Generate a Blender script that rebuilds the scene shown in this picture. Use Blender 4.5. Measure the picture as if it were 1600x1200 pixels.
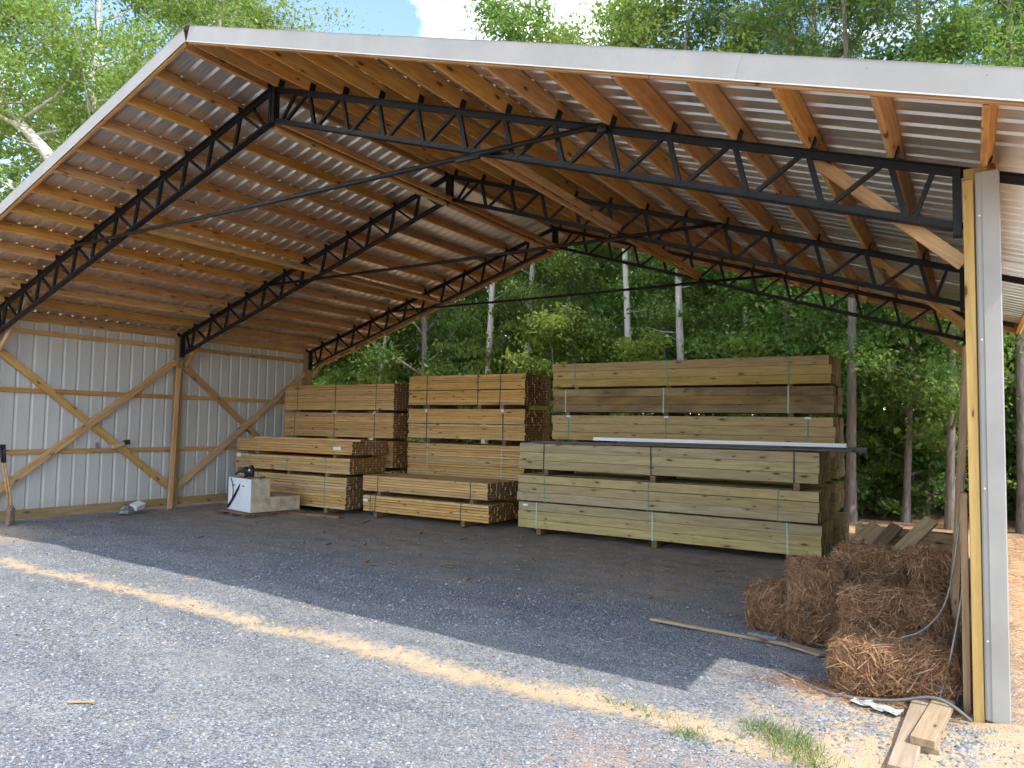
import bpy, math, random
import numpy as np
from mathutils import Vector, Matrix, Quaternion

for o in list(bpy.data.objects):
    bpy.data.objects.remove(o)
scene = bpy.context.scene
COL = scene.collection
rnd = random.Random(7)
rng = np.random.default_rng(11)

# ------------------------------------------------------------------ camera
cam_d = bpy.data.cameras.new('camera')
cam = bpy.data.objects.new('camera', cam_d)
COL.objects.link(cam)
cam_d.sensor_width = 36.0
cam_d.lens = 25.50
cam_d.clip_start = 0.05
cam_d.clip_end = 2000
cam_r = Vector((0.84507, 0.53439, 0.01713)); cam_u = Vector((0.01612, -0.05748, 0.99822)); cam_w = Vector((-0.53442, 0.84328, 0.05719))
cam.matrix_world = Matrix(((cam_r.x, cam_u.x, -cam_w.x, 7.391), (cam_r.y, cam_u.y, -cam_w.y, -5.925),
                           (cam_r.z, cam_u.z, -cam_w.z, 1.916), (0, 0, 0, 1)))
scene.camera = cam

# ------------------------------------------------------------------ light
SUN = Vector((2.52, -0.60, 3.60)).normalized()
world = bpy.data.worlds.new('World')
scene.world = world
world.use_nodes = True
nt = world.node_tree
nt.nodes.clear()
w_out = nt.nodes.new('ShaderNodeOutputWorld')
w_bg = nt.nodes.new('ShaderNodeBackground')
w_sky = nt.nodes.new('ShaderNodeTexSky')
w_sky.sky_type = 'NISHITA'
w_sky.sun_disc = False
w_sky.sun_elevation = math.asin(SUN.z)
w_sky.sun_rotation = math.atan2(SUN.x, SUN.y)
w_sky.air_density = 1.0
w_sky.dust_density = 0.3
w_tc = nt.nodes.new('ShaderNodeTexCoord')
w_map = nt.nodes.new('ShaderNodeMapping')
w_map.inputs['Scale'].default_value = (1.0, 1.0, 2.2)
w_map.inputs['Location'].default_value = (3.1, 1.7, 0.4)
w_noise = nt.nodes.new('ShaderNodeTexNoise')
w_noise.inputs['Scale'].default_value = 2.3
w_noise.inputs['Detail'].default_value = 7
w_noise.inputs['Roughness'].default_value = 0.56
w_ramp = nt.nodes.new('ShaderNodeValToRGB')
w_ramp.color_ramp.elements[0].position = 0.50
w_ramp.color_ramp.elements[1].position = 0.65
w_mix = nt.nodes.new('ShaderNodeMixRGB')
w_mix.inputs[2].default_value = (11.0, 11.3, 11.7, 1)
nt.links.new(w_tc.outputs['Generated'], w_map.inputs['Vector'])
nt.links.new(w_map.outputs[0], w_noise.inputs['Vector'])
nt.links.new(w_noise.outputs['Fac'], w_ramp.inputs['Fac'])
nt.links.new(w_ramp.outputs['Color'], w_mix.inputs['Fac'])
nt.links.new(w_sky.outputs['Color'], w_mix.inputs[1])
nt.links.new(w_mix.outputs[0], w_bg.inputs['Color'])
nt.links.new(w_bg.outputs[0], w_out.inputs[0])
w_bg.inputs['Strength'].default_value = 0.15
sun_d = bpy.data.lights.new('sun', 'SUN')
sun_d.energy = 2.0
sun_d.angle = math.radians(0.53)
sun_d.color = (1.0, 0.95, 0.87)
sun = bpy.data.objects.new('sun', sun_d)
COL.objects.link(sun)
sun.location = (20, -6, 30)
sun.rotation_mode = 'QUATERNION'
sun.rotation_quaternion = (-SUN).to_track_quat('-Z', 'Y')
vs = scene.view_settings
vs.view_transform = 'Standard'
vs.look = 'None'
vs.exposure = 1.60
vs.gamma = 1.0
vs.use_curve_mapping = False
scene.cycles.use_adaptive_sampling = True
scene.cycles.adaptive_threshold = 0.04
scene.cycles.max_bounces = 6
scene.cycles.diffuse_bounces = 4
scene.cycles.glossy_bounces = 2
scene.cycles.transmission_bounces = 4
scene.cycles.transparent_max_bounces = 4
scene.cycles.caustics_reflective = False
scene.cycles.caustics_refractive = False

# ------------------------------------------------------------------ materials
MATS = {}


class NT:
    def __init__(self, name):
        m = bpy.data.materials.new(name)
        m.use_nodes = True
        self.m = m
        self.t = m.node_tree
        self.t.nodes.clear()
        self.out = self.n('ShaderNodeOutputMaterial')

    def n(self, kind, **kw):
        nd = self.t.nodes.new(kind)
        for k, v in kw.items():
            if k in nd.inputs:
                nd.inputs[k].default_value = v
            else:
                setattr(nd, k, v)
        return nd

    def l(self, a, b):
        self.t.links.new(a, b)

    def math(self, op, a, b=None, clamp=False):
        nd = self.n('ShaderNodeMath', operation=op, use_clamp=clamp)
        for i, v in enumerate((a, b)):
            if v is None:
                continue
            if isinstance(v, (int, float)):
                nd.inputs[i].default_value = v
            else:
                self.l(v, nd.inputs[i])
        return nd.outputs[0]

    def mix(self, fac, a, b, blend='MIX'):
        nd = self.n('ShaderNodeMixRGB', blend_type=blend)
        for i, v in enumerate((fac, a, b)):
            if isinstance(v, (int, float)):
                nd.inputs[i].default_value = v
            elif isinstance(v, tuple):
                nd.inputs[i].default_value = (*v, 1) if len(v) == 3 else v
            else:
                self.l(v, nd.inputs[i])
        return nd.outputs[0]

    def ramp(self, fac, stops):
        nd = self.n('ShaderNodeValToRGB')
        cr = nd.color_ramp
        while len(cr.elements) < len(stops):
            cr.elements.new(0.5)
        for e, (p, c) in zip(cr.elements, stops):
            e.position = p
            e.color = (*c, 1) if isinstance(c, tuple) else (c, c, c, 1)
        self.l(fac, nd.inputs['Fac'])
        return nd.outputs['Color']

    def noise(self, vec, scale, detail=4, rough=0.5, dist=0.0):
        nd = self.n('ShaderNodeTexNoise')
        nd.inputs['Scale'].default_value = scale
        nd.inputs['Detail'].default_value = detail
        nd.inputs['Roughness'].default_value = rough
        nd.inputs['Distortion'].default_value = dist
        if vec is not None:
            self.l(vec, nd.inputs['Vector'])
        return nd.outputs['Fac']

    def vor(self, vec, scale, feature='F1', out='Distance', rnd_=1.0):
        nd = self.n('ShaderNodeTexVoronoi', feature=feature)
        nd.inputs['Scale'].default_value = scale
        nd.inputs['Randomness'].default_value = rnd_
        self.l(vec, nd.inputs['Vector'])
        return nd.outputs[out]

    def bsdf(self, color, rough=0.6, metal=0.0, spec=0.4, bump=None, bump_d=0.01, bump_s=0.6):
        p = self.n('ShaderNodeBsdfPrincipled')
        if isinstance(color, tuple):
            p.inputs['Base Color'].default_value = (*color, 1)
        else:
            self.l(color, p.inputs['Base Color'])
        for key, v in (('Roughness', rough), ('Metallic', metal), ('Specular IOR Level', spec)):
            if isinstance(v, (int, float)):
                p.inputs[key].default_value = v
            else:
                self.l(v, p.inputs[key])
        if bump is not None:
            b = self.n('ShaderNodeBump')
            b.inputs['Strength'].default_value = bump_s
            b.inputs['Distance'].default_value = bump_d
            self.l(bump, b.inputs['Height'])
            self.l(b.outputs[0], p.inputs['Normal'])
        self.l(p.outputs[0], self.out.inputs['Surface'])
        return p


def objvec(N, scale=(1, 1, 1), jitter=True):
    tc = N.n('ShaderNodeTexCoord')
    v = tc.outputs['Object']
    if jitter:
        oi = N.n('ShaderNodeObjectInfo')
        k = N.math('MULTIPLY', oi.outputs['Random'], 37.0)
        add = N.n('ShaderNodeVectorMath', operation='ADD')
        comb = N.n('ShaderNodeCombineXYZ')
        for i in range(3):
            N.l(k, comb.inputs[i])
        N.l(v, add.inputs[0])
        N.l(comb.outputs[0], add.inputs[1])
        v = add.outputs[0]
    mp = N.n('ShaderNodeMapping')
    mp.inputs['Scale'].default_value = scale
    N.l(v, mp.inputs['Vector'])
    return mp.outputs[0]


def wood(name, light, dark, knot=(0.09, 0.035, 0.015), rough=0.7, stain=None, vary=0.3, knots=0.15):
    """planks: grain along local X"""
    N = NT(name)
    v = objvec(N, (0.9, 11, 11))
    g = N.noise(v, 2.2, 6, 0.62, 0.6)
    v2 = objvec(N, (2.5, 70, 70))
    fine = N.noise(v2, 2.0, 3, 0.6)
    col = N.ramp(g, [(0.34, dark), (0.62, light)])
    col = N.mix(N.math('MULTIPLY', fine, 0.35), col, dark)
    if knots > 0:
        vk = objvec(N, (2.6, 8.5, 8.5))
        sp = N.n('ShaderNodeSeparateXYZ')
        N.l(vk, sp.inputs[0])
        cb_ = N.n('ShaderNodeCombineXYZ')
        N.l(N.math('ADD', sp.outputs[0], N.math('MULTIPLY', g, 0.25)), cb_.inputs[0])
        N.l(N.math('ADD', sp.outputs[1], sp.outputs[2]), cb_.inputs[1])
        vo = N.n('ShaderNodeTexVoronoi', voronoi_dimensions='2D', feature='F1')
        vo.inputs['Scale'].default_value = 1.0
        N.l(cb_.outputs[0], vo.inputs['Vector'])
        sc_ = N.n('ShaderNodeSeparateColor')
        N.l(vo.outputs['Color'], sc_.inputs[0])
        rk = N.math('MULTIPLY', N.math('POWER', sc_.outputs[0], 2.2), knots)
        km = N.math('MULTIPLY', N.math('SUBTRACT', rk, vo.outputs['Distance']), 22.0, clamp=True)
        halo = N.math('MULTIPLY', N.math('SUBTRACT', N.math('MULTIPLY', rk, 2.2), vo.outputs['Distance']), 5.0, clamp=True)
        col = N.mix(N.math('MULTIPLY', halo, 0.45), col, tuple(0.55 * c for c in dark))
        col = N.mix(N.math('MULTIPLY', km, 0.9), col, knot)
    oi = N.n('ShaderNodeObjectInfo')
    br = N.math('ADD', N.math('MULTIPLY', oi.outputs['Random'], vary), 1.0 - vary * 0.55)
    hs = N.n('ShaderNodeHueSaturation')
    N.l(col, hs.inputs['Color'])
    N.l(br, hs.inputs['Value'])
    N.l(N.math('ADD', N.math('MULTIPLY', N.math('FRACT', N.math('MULTIPLY', oi.outputs['Random'], 7.13)), 0.012), 0.494), hs.inputs['Hue'])
    N.l(N.math('ADD', N.math('MULTIPLY', N.math('FRACT', N.math('MULTIPLY', oi.outputs['Random'], 3.37)), 0.25), 0.86), hs.inputs['Saturation'])
    col = hs.outputs['Color']
    if stain:
        sv = objvec(N, (0.8, 2.2, 2.2))
        s = N.ramp(N.noise(sv, 1.3, 4, 0.6), [(0.42, 0.0), (0.62, 1.0)])
        col = N.mix(N.math('MULTIPLY', s, 0.75), col, stain)
    N.bsdf(col, rough, 0.0, 0.2)
    MATS[name] = N.m
    return N.m


wood('wood_purlin', (0.69, 0.405, 0.155), (0.45, 0.225, 0.078))
wood('wood_brace', (0.62, 0.385, 0.165), (0.42, 0.225, 0.085))
wood('wood_post', (0.42, 0.29, 0.12), (0.30, 0.19, 0.075))
wood('wood_yellow', (0.55, 0.355, 0.12), (0.42, 0.25, 0.07), knots=0.13)
wood('wood_pine', (0.70, 0.44, 0.175), (0.49, 0.275, 0.10), vary=0.3)
wood('wood_treated', (0.52, 0.40, 0.20), (0.33, 0.245, 0.115), knot=(0.10, 0.04, 0.02), vary=0.26)
wood('wood_treated_brown', (0.36, 0.25, 0.11), (0.25, 0.16, 0.065), stain=(0.10, 0.065, 0.04), vary=0.2)
wood('wood_treated_warm', (0.55, 0.39, 0.15), (0.36, 0.235, 0.085), vary=0.22)
wood('wood_endgrain', (0.27, 0.15, 0.07), (0.16, 0.085, 0.04), vary=0.35, knots=0.0)
wood('wood_endgrain_treated', (0.25, 0.18, 0.075), (0.15, 0.10, 0.045), vary=0.4, knots=0.0)
wood('wood_grey', (0.40, 0.29, 0.18), (0.24, 0.16, 0.095), vary=0.3)
wood('wood_offcut', (0.44, 0.34, 0.225), (0.30, 0.215, 0.13), vary=0.1)
wood('wood_dunnage', (0.26, 0.17, 0.09), (0.15, 0.09, 0.05), vary=0.4)


def simple(name, color, rough=0.6, metal=0.0, spec=0.4, var=0.15, nscale=6.0, bump=0.0):
    N = NT(name)
    v = objvec(N, (1, 1, 1))
    n = N.noise(v, nscale, 5, 0.6)
    d = tuple(c * (1 - var) for c in color)
    b = tuple(min(1, c * (1 + var)) for c in color)
    col = N.ramp(n, [(0.3, d), (0.7, b)])
    N.bsdf(col, rough, metal, spec, bump=n if bump else None, bump_d=bump or 0.01)
    MATS[name] = N.m
    return N.m


simple('steel_black', (0.009, 0.009, 0.011), 0.5, 0.0, 0.3, 0.25, 9)
simple('metal_roof', (0.80, 0.785, 0.75), 0.32, 0.85, 0.5, 0.05, 1.2)
def wall_metal():
    N = NT('metal_wall')
    tc = N.n('ShaderNodeTexCoord')
    sp = N.n('ShaderNodeSeparateXYZ')
    N.l(tc.outputs['Object'], sp.inputs[0])
    v = objvec(N, (0.5, 3.0, 1))
    n = N.noise(v, 1.6, 5, 0.6)
    col = N.ramp(n, [(0.3, (0.50, 0.485, 0.46)), (0.7, (0.56, 0.545, 0.515))])
    mud = N.math('MULTIPLY', N.math('SUBTRACT', N.math('ADD', 0.16, N.math('MULTIPLY', N.noise(tc.outputs['Object'], 7, 4, 0.65), 0.35)), sp.outputs[0]), 3.0, clamp=True)
    col = N.mix(N.math('MULTIPLY', mud, 0.55), col, (0.36, 0.26, 0.18))
    N.bsdf(col, 0.5, 0, 0.45)
    MATS['metal_wall'] = N.m


wall_metal()
simple('metal_trim', (0.325, 0.313, 0.288), 0.48, 0.0, 0.45, 0.10, 2.2, bump=0.006)
simple('metal_white', (0.78, 0.80, 0.83), 0.4, 0.0, 0.5, 0.04)
simple('metal_brown', (0.045, 0.032, 0.03), 0.4, 0.0, 0.5, 0.2)
simple('metal_grey', (0.26, 0.26, 0.27), 0.35, 0.3, 0.5, 0.1)
simple('strap_green', (0.10, 0.30, 0.20), 0.4, var=0.1)
simple('strap_pale', (0.38, 0.56, 0.46), 0.4, var=0.1)
simple('strap_black', (0.02, 0.022, 0.02), 0.4, var=0.1)
simple('paper', (0.78, 0.78, 0.76), 0.8, var=0.06)
simple('tank_white', (0.80, 0.82, 0.84), 0.45, var=0.08, nscale=4)
simple('tank_tan', (0.50, 0.40, 0.285), 0.6, var=0.4, nscale=5)
simple('rubber', (0.012, 0.012, 0.013), 0.5, var=0.2)
simple('iron', (0.06, 0.055, 0.055), 0.45, 0.5, 0.5, 0.3)
simple('rust', (0.22, 0.14, 0.10), 0.75, 0.2, 0.3, 0.3)
simple('twine_red', (0.55, 0.06, 0.03), 0.7)
simple('cable_grey', (0.14, 0.135, 0.125), 0.6)
simple('band_pale', (0.24, 0.225, 0.20), 0.55, var=0.5, nscale=5)
simple('plastic_sheet', (0.40, 0.45, 0.43), 0.45, var=0.15, nscale=14)
simple('stone_dark', (0.10, 0.085, 0.075), 0.9, var=0.4)
simple('glove_tan', (0.55, 0.40, 0.22), 0.8)

# leaves
def leaf_mat(name, stops, trans=0.38, tint=(0.30, 0.42, 0.04)):
    N = NT(name)
    g = N.n('ShaderNodeNewGeometry')
    col = N.ramp(g.outputs['Random Per Island'], stops)
    oi = N.n('ShaderNodeObjectInfo')
    hs = N.n('ShaderNodeHueSaturation')
    N.l(col, hs.inputs['Color'])
    N.l(N.math('ADD', N.math('MULTIPLY', oi.outputs['Random'], 0.5), 0.86), hs.inputs['Value'])
    N.l(N.math('ADD', N.math('MULTIPLY', oi.outputs['Random'], 0.03), 0.485), hs.inputs['Hue'])
    p = N.n('ShaderNodeBsdfPrincipled')
    N.l(hs.outputs['Color'], p.inputs['Base Color'])
    p.inputs['Roughness'].default_value = 0.48
    p.inputs['Specular IOR Level'].default_value = 0.35
    tr = N.n('ShaderNodeBsdfTranslucent')
    N.l(N.mix(0.5, hs.outputs['Color'], tint), tr.inputs['Color'])
    mx = N.n('ShaderNodeMixShader')
    mx.inputs[0].default_value = trans
    N.l(p.outputs[0], mx.inputs[1])
    N.l(tr.outputs[0], mx.inputs[2])
    N.l(mx.outputs[0], N.out.inputs['Surface'])
    MATS[name] = N.m


leaf_mat('leaf_hardwood', [(0.0, (0.055, 0.115, 0.026)), (0.45, (0.095, 0.185, 0.042)), (0.8, (0.15, 0.245, 0.055)), (1.0, (0.26, 0.31, 0.07))], 0.48, (0.36, 0.48, 0.07))
leaf_mat('leaf_light', [(0.0, (0.10, 0.18, 0.04)), (0.5, (0.17, 0.27, 0.06)), (0.9, (0.25, 0.34, 0.085)), (1.0, (0.36, 0.37, 0.09))], 0.45, (0.45, 0.55, 0.09))
leaf_mat('leaf_yellow', [(0.0, (0.09, 0.17, 0.03)), (0.5, (0.15, 0.25, 0.045)), (1.0, (0.26, 0.32, 0.06))], 0.45, (0.42, 0.5, 0.06))
leaf_mat('leaf_dark', [(0.0, (0.038, 0.085, 0.022)), (0.6, (0.07, 0.145, 0.036)), (1.0, (0.13, 0.20, 0.05))], 0.42, (0.32, 0.45, 0.06))
leaf_mat('needle_green', [(0.0, (0.030, 0.070, 0.020)), (0.6, (0.060, 0.120, 0.030)), (1.0, (0.11, 0.17, 0.05))], 0.2)
leaf_mat('grass_blade', [(0.0, (0.06, 0.13, 0.03)), (0.5, (0.12, 0.20, 0.05)), (0.72, (0.20, 0.25, 0.08)), (0.8, (0.42, 0.35, 0.17)), (1.0, (0.50, 0.40, 0.22))], 0.3)


def straw_mat(name, stops, trans=0.12):
    N = NT(name)
    g = N.n('ShaderNodeNewGeometry')
    col = N.ramp(g.outputs['Random Per Island'], stops)
    p = N.n('ShaderNodeBsdfPrincipled')
    N.l(col, p.inputs['Base Color'])
    p.inputs['Roughness'].default_value = 0.55
    p.inputs['Specular IOR Level'].default_value = 0.35
    tr = N.n('ShaderNodeBsdfTranslucent')
    N.l(col, tr.inputs['Color'])
    mx = N.n('ShaderNodeMixShader')
    mx.inputs[0].default_value = trans
    N.l(p.outputs[0], mx.inputs[1])
    N.l(tr.outputs[0], mx.inputs[2])
    N.l(mx.outputs[0], N.out.inputs['Surface'])
    MATS[name] = N.m


straw_mat('pine_straw', [(0.0, (0.16, 0.075, 0.038)), (0.4, (0.33, 0.17, 0.083)), (0.8, (0.48, 0.275, 0.14)), (1.0, (0.62, 0.44, 0.26))])
simple('straw_core', (0.13, 0.065, 0.034), 0.95, var=0.4, nscale=20, bump=0.03)


def bark(name, light, dark, sc=1.0):
    N = NT(name)
    v = objvec(N, (9 * sc, 9 * sc, 1.6 * sc))
    n = N.noise(v, 1.6, 6, 0.65, 0.4)
    v2 = objvec(N, (1.5, 1.5, 0.9))
    n2 = N.noise(v2, 1.2, 3, 0.5)
    col = N.ramp(n, [(0.32, dark), (0.66, light)])
    col = N.mix(N.math('MULTIPLY', n2, 0.5), col, tuple(0.6 * c for c in light))
    N.bsdf(col, 0.9, 0, 0.2, bump=n, bump_d=0.03, bump_s=0.7)
    MATS[name] = N.m


bark('bark_pale', (0.62, 0.56, 0.49), (0.36, 0.31, 0.265))
bark('bark_grey', (0.26, 0.225, 0.19), (0.10, 0.085, 0.07))
bark('bark_pine', (0.25, 0.15, 0.105), (0.085, 0.055, 0.042), 0.8)


def stone_mat():
    N = NT('gravel_stone')
    g = N.n('ShaderNodeNewGeometry')
    col = N.ramp(g.outputs['Random Per Island'], [(0.0, (0.09, 0.098, 0.11)), (0.35, (0.17, 0.184, 0.202)), (0.7, (0.24, 0.255, 0.274)),
                                                   (0.95, (0.34, 0.35, 0.37)), (0.98, (0.32, 0.26, 0.18)), (1.0, (0.36, 0.29, 0.20))])
    N.bsdf(col, 0.85, 0, 0.25)
    MATS['gravel_stone'] = N.m


stone_mat()


def ground_mat():
    N = NT('ground_gravel')
    tc = N.n('ShaderNodeTexCoord')
    P = tc.outputs['Object']
    sep = N.n('ShaderNodeSeparateXYZ')
    N.l(P, sep.inputs[0])
    X, Y = sep.outputs[0], sep.outputs[1]
    # gravel
    cell = N.vor(P, 64.0, 'F1', 'Color')
    sepc = N.n('ShaderNodeSeparateColor')
    N.l(cell, sepc.inputs[0])
    cdist = N.vor(P, 64.0)
    stone = N.ramp(sepc.outputs[0], [(0.0, (0.10, 0.107, 0.118)), (0.5, (0.205, 0.22, 0.238)), (0.9, (0.325, 0.338, 0.356)), (1.0, (0.35, 0.315, 0.25))])
    stone = N.mix(N.ramp(cdist, [(0.4, 0.0), (0.8, 0.4)]), stone, (0.17, 0.165, 0.16))
    big = N.noise(P, 0.55, 5, 0.6)
    med = N.noise(P, 3.2, 5, 0.62)
    fine = N.noise(P, 55, 4, 0.65)
    # fines of pale stone dust among the gravel
    dustm = N.ramp(N.math('ADD', N.math('MULTIPLY', med, 0.6), N.math('MULTIPLY', big, 0.4)), [(0.47, 0.0), (0.66, 0.55)])
    sv_ = N.n('ShaderNodeMapping')
    sv_.inputs['Scale'].default_value = (0.35, 1.6, 1)
    N.l(P, sv_.inputs['Vector'])
    stk = N.ramp(N.noise(sv_.outputs[0], 1.1, 4, 0.6), [(0.36, (0.78, 0.78, 0.80)), (0.64, (1.10, 1.09, 1.06))])
    stone = N.mix(1.0, stone, stk, 'MULTIPLY')
    grav = N.mix(dustm, stone, (0.30, 0.285, 0.26))
    # trodden brown dirt under the roof
    dirt = N.ramp(fine, [(0.3, (0.31, 0.235, 0.175)), (0.7, (0.46, 0.36, 0.275))])
    dy = N.math('ADD', Y, N.math('MULTIPLY', N.math('SUBTRACT', big, 0.5), 5.0))
    dm = N.math('MULTIPLY', N.math('SUBTRACT', dy, 0.7), 0.38, clamp=True)
    dm = N.math('MULTIPLY', dm, N.ramp(med, [(0.32, 0.35), (0.6, 1.0)]), clamp=True)
    col = N.mix(N.math('MULTIPLY', dm, 0.85), grav, dirt)
    # washed sand strip under the front roof edge
    sand = N.ramp(fine, [(0.3, (0.42, 0.30, 0.18)), (0.7, (0.55, 0.41, 0.26))])
    wv = N.n('ShaderNodeCombineXYZ')
    N.l(X, wv.inputs[0])
    wob = N.noise(wv.outputs[0], 0.9, 4, 0.6)
    off = N.math('ADD', N.math('ADD', Y, 1.22), N.math('MULTIPLY', N.math('SUBTRACT', wob, 0.5), 0.55))
    off = N.math('ADD', off, N.math('MULTIPLY', N.math('SUBTRACT', med, 0.5), 0.42))
    rag = N.math('MULTIPLY', N.math('SUBTRACT', N.noise(P, 11.0, 4, 0.7), 0.5), 0.5)
    a = N.math('ADD', N.math('ABSOLUTE', off), rag)
    width = N.math('ADD', 0.09, N.math('MULTIPLY', N.math('ADD', X, 4.0), 0.008))
    sm = N.math('MULTIPLY', N.math('SUBTRACT', N.math('ADD', width, 0.05), a), 6.0, clamp=True)
    sm = N.math('MULTIPLY', sm, 0.92)
    # sandy corner round the right post
    cx = N.math('MULTIPLY', N.math('SUBTRACT', N.math('ADD', X, N.math('MULTIPLY', med, 2.2)), 7.0), 1.2, clamp=True)
    cy = N.math('MULTIPLY', N.math('SUBTRACT', 0.25, Y), 2.5, clamp=True)
    cy2 = N.math('MULTIPLY', N.math('ADD', Y, 1.9), 2.0, clamp=True)
    corner = N.math('MULTIPLY', N.math('MULTIPLY', cx, cy), cy2)
    corner = N.math('MULTIPLY', corner, N.ramp(N.noise(P, 5.5, 4, 0.6), [(0.32, 0.0), (0.50, 0.92)]))
    # pale sand by the left wall mouth
    lx = N.math('MULTIPLY', N.math('SUBTRACT', -4.6, X), 0.6, clamp=True)
    ly = N.math('MULTIPLY', N.math('SUBTRACT', 1.1, N.math('ABSOLUTE', N.math('ADD', Y, 0.35))), 1.2, clamp=True)
    leftm = N.math('MULTIPLY', N.math('MULTIPLY', lx, ly), 0.85)
    sall = N.math('MAXIMUM', N.math('MAXIMUM', sm, corner), leftm)
    col = N.mix(sall, col, sand)
    # reddish clay showing through near the yard's corner
    rx_ = N.math('MULTIPLY', N.math('SUBTRACT', X, 4.6), 0.9, clamp=True)
    ry_ = N.math('MULTIPLY', N.math('SUBTRACT', -1.45, Y), 3.0, clamp=True)
    rm_ = N.math('MULTIPLY', N.math('MULTIPLY', rx_, ry_), N.ramp(N.noise(P, 2.1, 4, 0.6), [(0.40, 0.0), (0.60, 0.75)]))
    col = N.mix(rm_, col, (0.40, 0.275, 0.205))
    # orange clay and straw litter outside
    ox = N.math('MULTIPLY', N.math('SUBTRACT', N.math('ADD', X, N.math('MULTIPLY', med, 0.5)), 7.72), 3.0, clamp=True)
    oyy = N.math('MULTIPLY', N.math('SUBTRACT', N.math('ADD', Y, N.math('MULTIPLY', big, 1.5)), 8.0), 1.2, clamp=True)
    oxl = N.math('MULTIPLY', N.math('SUBTRACT', -7.7, X), 2.0, clamp=True)
    om = N.math('MAXIMUM', N.math('MAXIMUM', ox, oyy), oxl)
    clay = N.ramp(N.noise(P, 9, 6, 0.7), [(0.28, (0.33, 0.195, 0.11)), (0.5, (0.52, 0.33, 0.185)), (0.72, (0.62, 0.44, 0.27))])
    litter = N.ramp(N.noise(P, 30, 5, 0.7), [(0.3, (0.09, 0.055, 0.03)), (0.7, (0.26, 0.16, 0.085))])
    lm = N.math('MULTIPLY', N.math('SUBTRACT', N.math('ADD', Y, N.math('MULTIPLY', med, 2.0)), N.math('ADD', 11.3, N.math('MULTIPLY', N.math('MULTIPLY', N.math('SUBTRACT', 4.5, X), 0.5, clamp=True), 4.0))), 0.8, clamp=True)
    clay = N.mix(lm, clay, litter)
    col = N.mix(om, col, clay)
    h = N.math('ADD', N.math('MULTIPLY', N.math('SUBTRACT', 1.0, cdist), N.math('SUBTRACT', 1.0, N.math('MULTIPLY', sall, 0.8))), N.math('MULTIPLY', fine, 0.8))
    h = N.math('ADD', h, N.math('MULTIPLY', N.noise(P, 14, 4, 0.6), 1.2))
    N.bsdf(col, 0.92, 0, 0.2, bump=h, bump_d=0.016, bump_s=0.85)
    MATS['ground_gravel'] = N.m


ground_mat()

# ------------------------------------------------------------------ mesh helpers
def mesh_np(name, verts, faces, mats, midx=None, smooth=False):
    """verts (N,3); faces list of (M,k) int arrays"""
    me = bpy.data.meshes.new(name)
    verts = np.asarray(verts, dtype=np.float32)
    me.vertices.add(len(verts))
    me.vertices.foreach_set('co', verts.ravel())
    loops, starts, s = [], [], 0
    for f in faces:
        f = np.asarray(f, dtype=np.int32)
        if len(f) == 0:
            continue
        loops.append(f.ravel())
        starts.append(np.arange(len(f), dtype=np.int32) * f.shape[1] + s)
        s += f.size
    loops = np.concatenate(loops)
    starts = np.concatenate(starts)
    me.loops.add(len(loops))
    me.loops.foreach_set('vertex_index', loops)
    me.polygons.add(len(starts))
    me.polygons.foreach_set('loop_start', starts)
    if midx is not None:
        me.polygons.foreach_set('material_index', np.asarray(midx, dtype=np.int32))
    me.polygons.foreach_set('use_smooth', np.full(len(starts), bool(smooth)))
    for m in (mats if isinstance(mats, (list, tuple)) else [mats]):
        me.materials.append(MATS[m])
    me.update(calc_edges=True)
    me.validate()
    return me


def cham_box(L, d, h, b):
    """chamfered box, returns verts and faces; face lists flagged by local-x end"""
    V = []
    idx = {}
    hx, hy, hz = L / 2, d / 2, h / 2
    for sx in (-1, 1):
        for sy in (-1, 1):
            for sz in (-1, 1):
                for ax in range(3):
                    p = [sx * hx, sy * hy, sz * hz]
                    for k, s in ((0, sx), (1, sy), (2, sz)):
                        if k != ax:
                            p[k] -= s * b
                    idx[(sx, sy, sz, ax)] = len(V)
                    V.append(p)
    F4, F3, ends = [], [], []
    def orient(f, n):
        a, bb, c = (Vector(V[i]) for i in f[:3])
        if (bb - a).cross(c - a).dot(Vector(n)) < 0:
            f = f[::-1]
        return f
    for ax in range(3):
        o = [k for k in range(3) if k != ax]
        for s in (-1, 1):
            q = []
            for (a, c) in ((-1, -1), (1, -1), (1, 1), (-1, 1)):
                t = [0, 0, 0]
                t[ax] = s; t[o[0]] = a; t[o[1]] = c
                q.append(idx[(*t, ax)])
            n = [0, 0, 0]; n[ax] = s
            F4.append(orient(q, n)); ends.append(1 if ax == 0 else 0)
    for ax in range(3):
        o = [k for k in range(3) if k != ax]
        for a in (-1, 1):
            for c in (-1, 1):
                t = [0, 0, 0]; t[o[0]] = a; t[o[1]] = c
                t1 = list(t); t1[ax] = -1
                t2 = list(t); t2[ax] = 1
                q = [idx[(*t1, o[0])], idx[(*t2, o[0])], idx[(*t2, o[1])], idx[(*t1, o[1])]]
                F4.append(orient(q, t)); ends.append(0)
    for sx in (-1, 1):
        for sy in (-1, 1):
            for sz in (-1, 1):
                F3.append(orient([idx[(sx, sy, sz, k)] for k in range(3)], (sx, sy, sz)))
    return np.array(V), np.array(F4), np.array(F3), ends


_cache = {}


def box_mesh(L, d, h, mat, end=None, b=None):
    b = min(0.004, 0.2 * min(L, d, h)) if b is None else b
    key = (round(L, 4), round(d, 4), round(h, 4), mat, end, b)
    if key not in _cache:
        V, F4, F3, ends = cham_box(L, d, h, b)
        mi = [(1 if e and end else 0) for e in ends] + [0] * len(F3)
        _cache[key] = mesh_np('board', V, [F4, F3], [mat, end] if end else [mat], mi)
    return _cache[key]


def new(name, data, parent=None, mat4=None):
    o = bpy.data.objects.new(name, data)
    COL.objects.link(o)
    if parent is not None:
        o.parent = parent
    if mat4 is not None:
        o.matrix_local = mat4
    return o


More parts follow.
